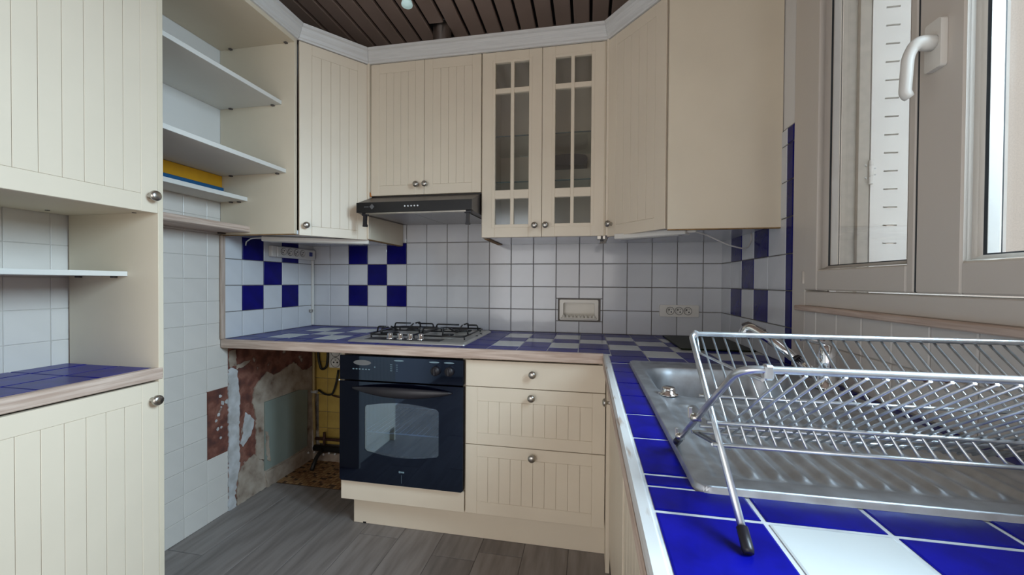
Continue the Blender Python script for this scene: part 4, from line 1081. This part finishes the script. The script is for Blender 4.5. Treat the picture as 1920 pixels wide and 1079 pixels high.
# clips at the rail ends, folding link, wing nut
MB().box(rxa + .010, rxa + .018, TA.y - .0055, TA.y + .0055, TA.z - .007, TA.z + .0055, .002).build('clip', 'rackwire', dr)
MB().box(rxb + .018, rxb + .027, TB.y - .0052, TB.y + .0052, TB.z - .010, TB.z + .0055, .002).build('clip', 'rackwire', dr)
MB().tube(fillet([(rxa + .016, TA.y - .004, TA.z - .006), (rxa + .018, TA.y - .010, TA.z - .030), (rxa + .020, -1.13, 1.045), (rxb + .020, TB.y + .006, TB.z - .012)], .008, 3), .0018, 6).build('folding_link', 'rackwire', dr)
P2 = at(rxb - .004, FB + uB * ((-1.078 - FB.y) / uB.y))
MB().lathe([(.006, -.004), (.006, .006), (.004, .009), (0, .01)], P2, (-1, 0, 0), 10).box(P2[0] - .012, P2[0] - .006, P2[1] + .000, P2[1] + .004, P2[2] - .002, P2[2] + .014, .001).build('wing_nut', 'nickel', dr)
P3 = at(rxb - .004, FB + uB * .045)
MB().lathe([(.0055, -.004), (.0055, .005), (.004, .008), (0, .009)], P3, (-1, 0, 0), 10).box(P3[0] - .010, P3[0] - .005, P3[1] + .000, P3[1] + .004, P3[2] - .002, P3[2] + .013, .001).build('wing_nut', 'nickel', dr)

# ====================================================================
# ALCOVE SERVICES
# ====================================================================
als = thing('wall_socket', (-.45, YB, .67), 'white round wall socket in the alcove beside the oven', 'socket')
MB().prism(rrect(-.502, -.412, .600, .745, .006), 'y', YB - .012, YB - .0002).build('plate', 'whiteplastic', als)
socket(als, (-.457, YB - .012, .635), .030, (0, -1, 0), (1, 0, 0), (0, 0, 1), 'whiteplastic'); socket(als, (-.457, YB - .012, .702), .030, (0, -1, 0), (1, 0, 0), (0, 0, 1), 'whiteplastic')
gp_ = thing('gas_pipe', (XL + .03, .59, .05), 'ochre painted vertical pipe in the back corner of the alcove', 'pipe')
MB().tube(fillet([(XL + .035, .60, .824), (XL + .037, .60, .45), (XL + .030, .605, .40), (XL + .045, .60, .10)], .02), .0085, 10).build('riser', 'pipe', gp_)
MB().tube([(XL + .020, .60, .445), (XL + .06, .60, .445)], .010, 10).build('bracket', 'whiteplaster', gp_)
pp = thing('floor_pipes', (-.48, .59, .1), 'rusty horizontal pipes low on the back wall of the alcove', 'pipe')
MB().tube([(XL + .05, .600, .145), (-.02, .600, .150)], .010, 8).build('upper_pipe', 'rust', pp)
MB().tube([(XL + .05, .590, .090), (-.02, .590, .094)], .020, 10).build('lower_pipe', 'cable', pp)
MB().tube([(-.520, .598, .08), (-.520, .598, .190)], .008, 8).build('branch', 'rust', pp)
MB().tube(fillet([(-.515, .58, .09), (-.515, .52, .07), (-.505, .46, .012)], .03), .012, 8).build('drain_stub', 'cable', pp)
for k in range(6):
    x_ = -.60 + k * .035 + random.uniform(-.008, .008)
    MB().lathe([(0, 0), (.008, .003), (.006, .009), (0, .011)], (x_, .567, .055 + random.uniform(0, .02)), (0, -1, .4), 7).build('filler_crumb', 'whiteplaster', pp)
cb = thing('power_cable', (-.5, .6, .45), 'black cable drooping across yellow tiles in the alcove', 'cable')
MB().tube(fillet([(-.572, .612, .80), (-.574, .612, .66), (-.552, .612, .585), (-.515, .612, .60), (-.505, .612, .66), (-.505, .612, .80)], .035, 6), .0075, 8).build('upper_loop', 'cable', cb)
MB().tube(fillet([(-.430, .612, .590), (-.445, .612, .50), (-.475, .612, .425), (-.53, .612, .430), (-.572, .612, .455)], .04, 6), .0065, 8).build('lower_loop', 'cable', cb)
MB().tube([(-.475, .614, .425), (-.43, .614, .415), (-.30, .614, .418)], .005, 6).build('tail', 'rust', cb)
rf = rough_patch  # plaster on the back corner of the alcove
def back_patch(poly, m, th, seed, label=None):
    rnd = random.Random(seed); pts = []
    for i in range(len(poly)):
        a, b = Vector(poly[i]), Vector(poly[(i + 1) % len(poly)]); k = max(1, int((b - a).length / .012))
        for q_ in range(k): p = a.lerp(b, q_ / k); pts.append((p.x + rnd.uniform(-.004, .004), p.y + rnd.uniform(-.004, .004)))
    mb = MB().prism(pts, 'y', YB + .004 - th, YB + .004); bmesh.ops.triangulate(mb.bm, faces=mb.bm.faces[:])
    mb.build('corner_plaster', m, wall_back, label)
back_patch([(XL, .0), (XL + .05, .0), (XL + .045, .12), (XL + .03, .2), (XL + .022, .35), (XL + .035, .43), (XL, .44)], 'plaster', .016, 11, 'crumbling plaster in the alcove corner')
back_patch([(XL + .01, .06), (XL + .06, .06), (XL + .05, .17), (XL + .02, .21)], 'whiteplaster', .022, 12)
back_patch([(XL + .03, .0), (-.2, .0), (-.2, .05), (-.4, .055), (XL + .03, .05)], 'plaster', .03, 13)

for o in list(COL.objects):
    if '_o' in o: del o['_o']
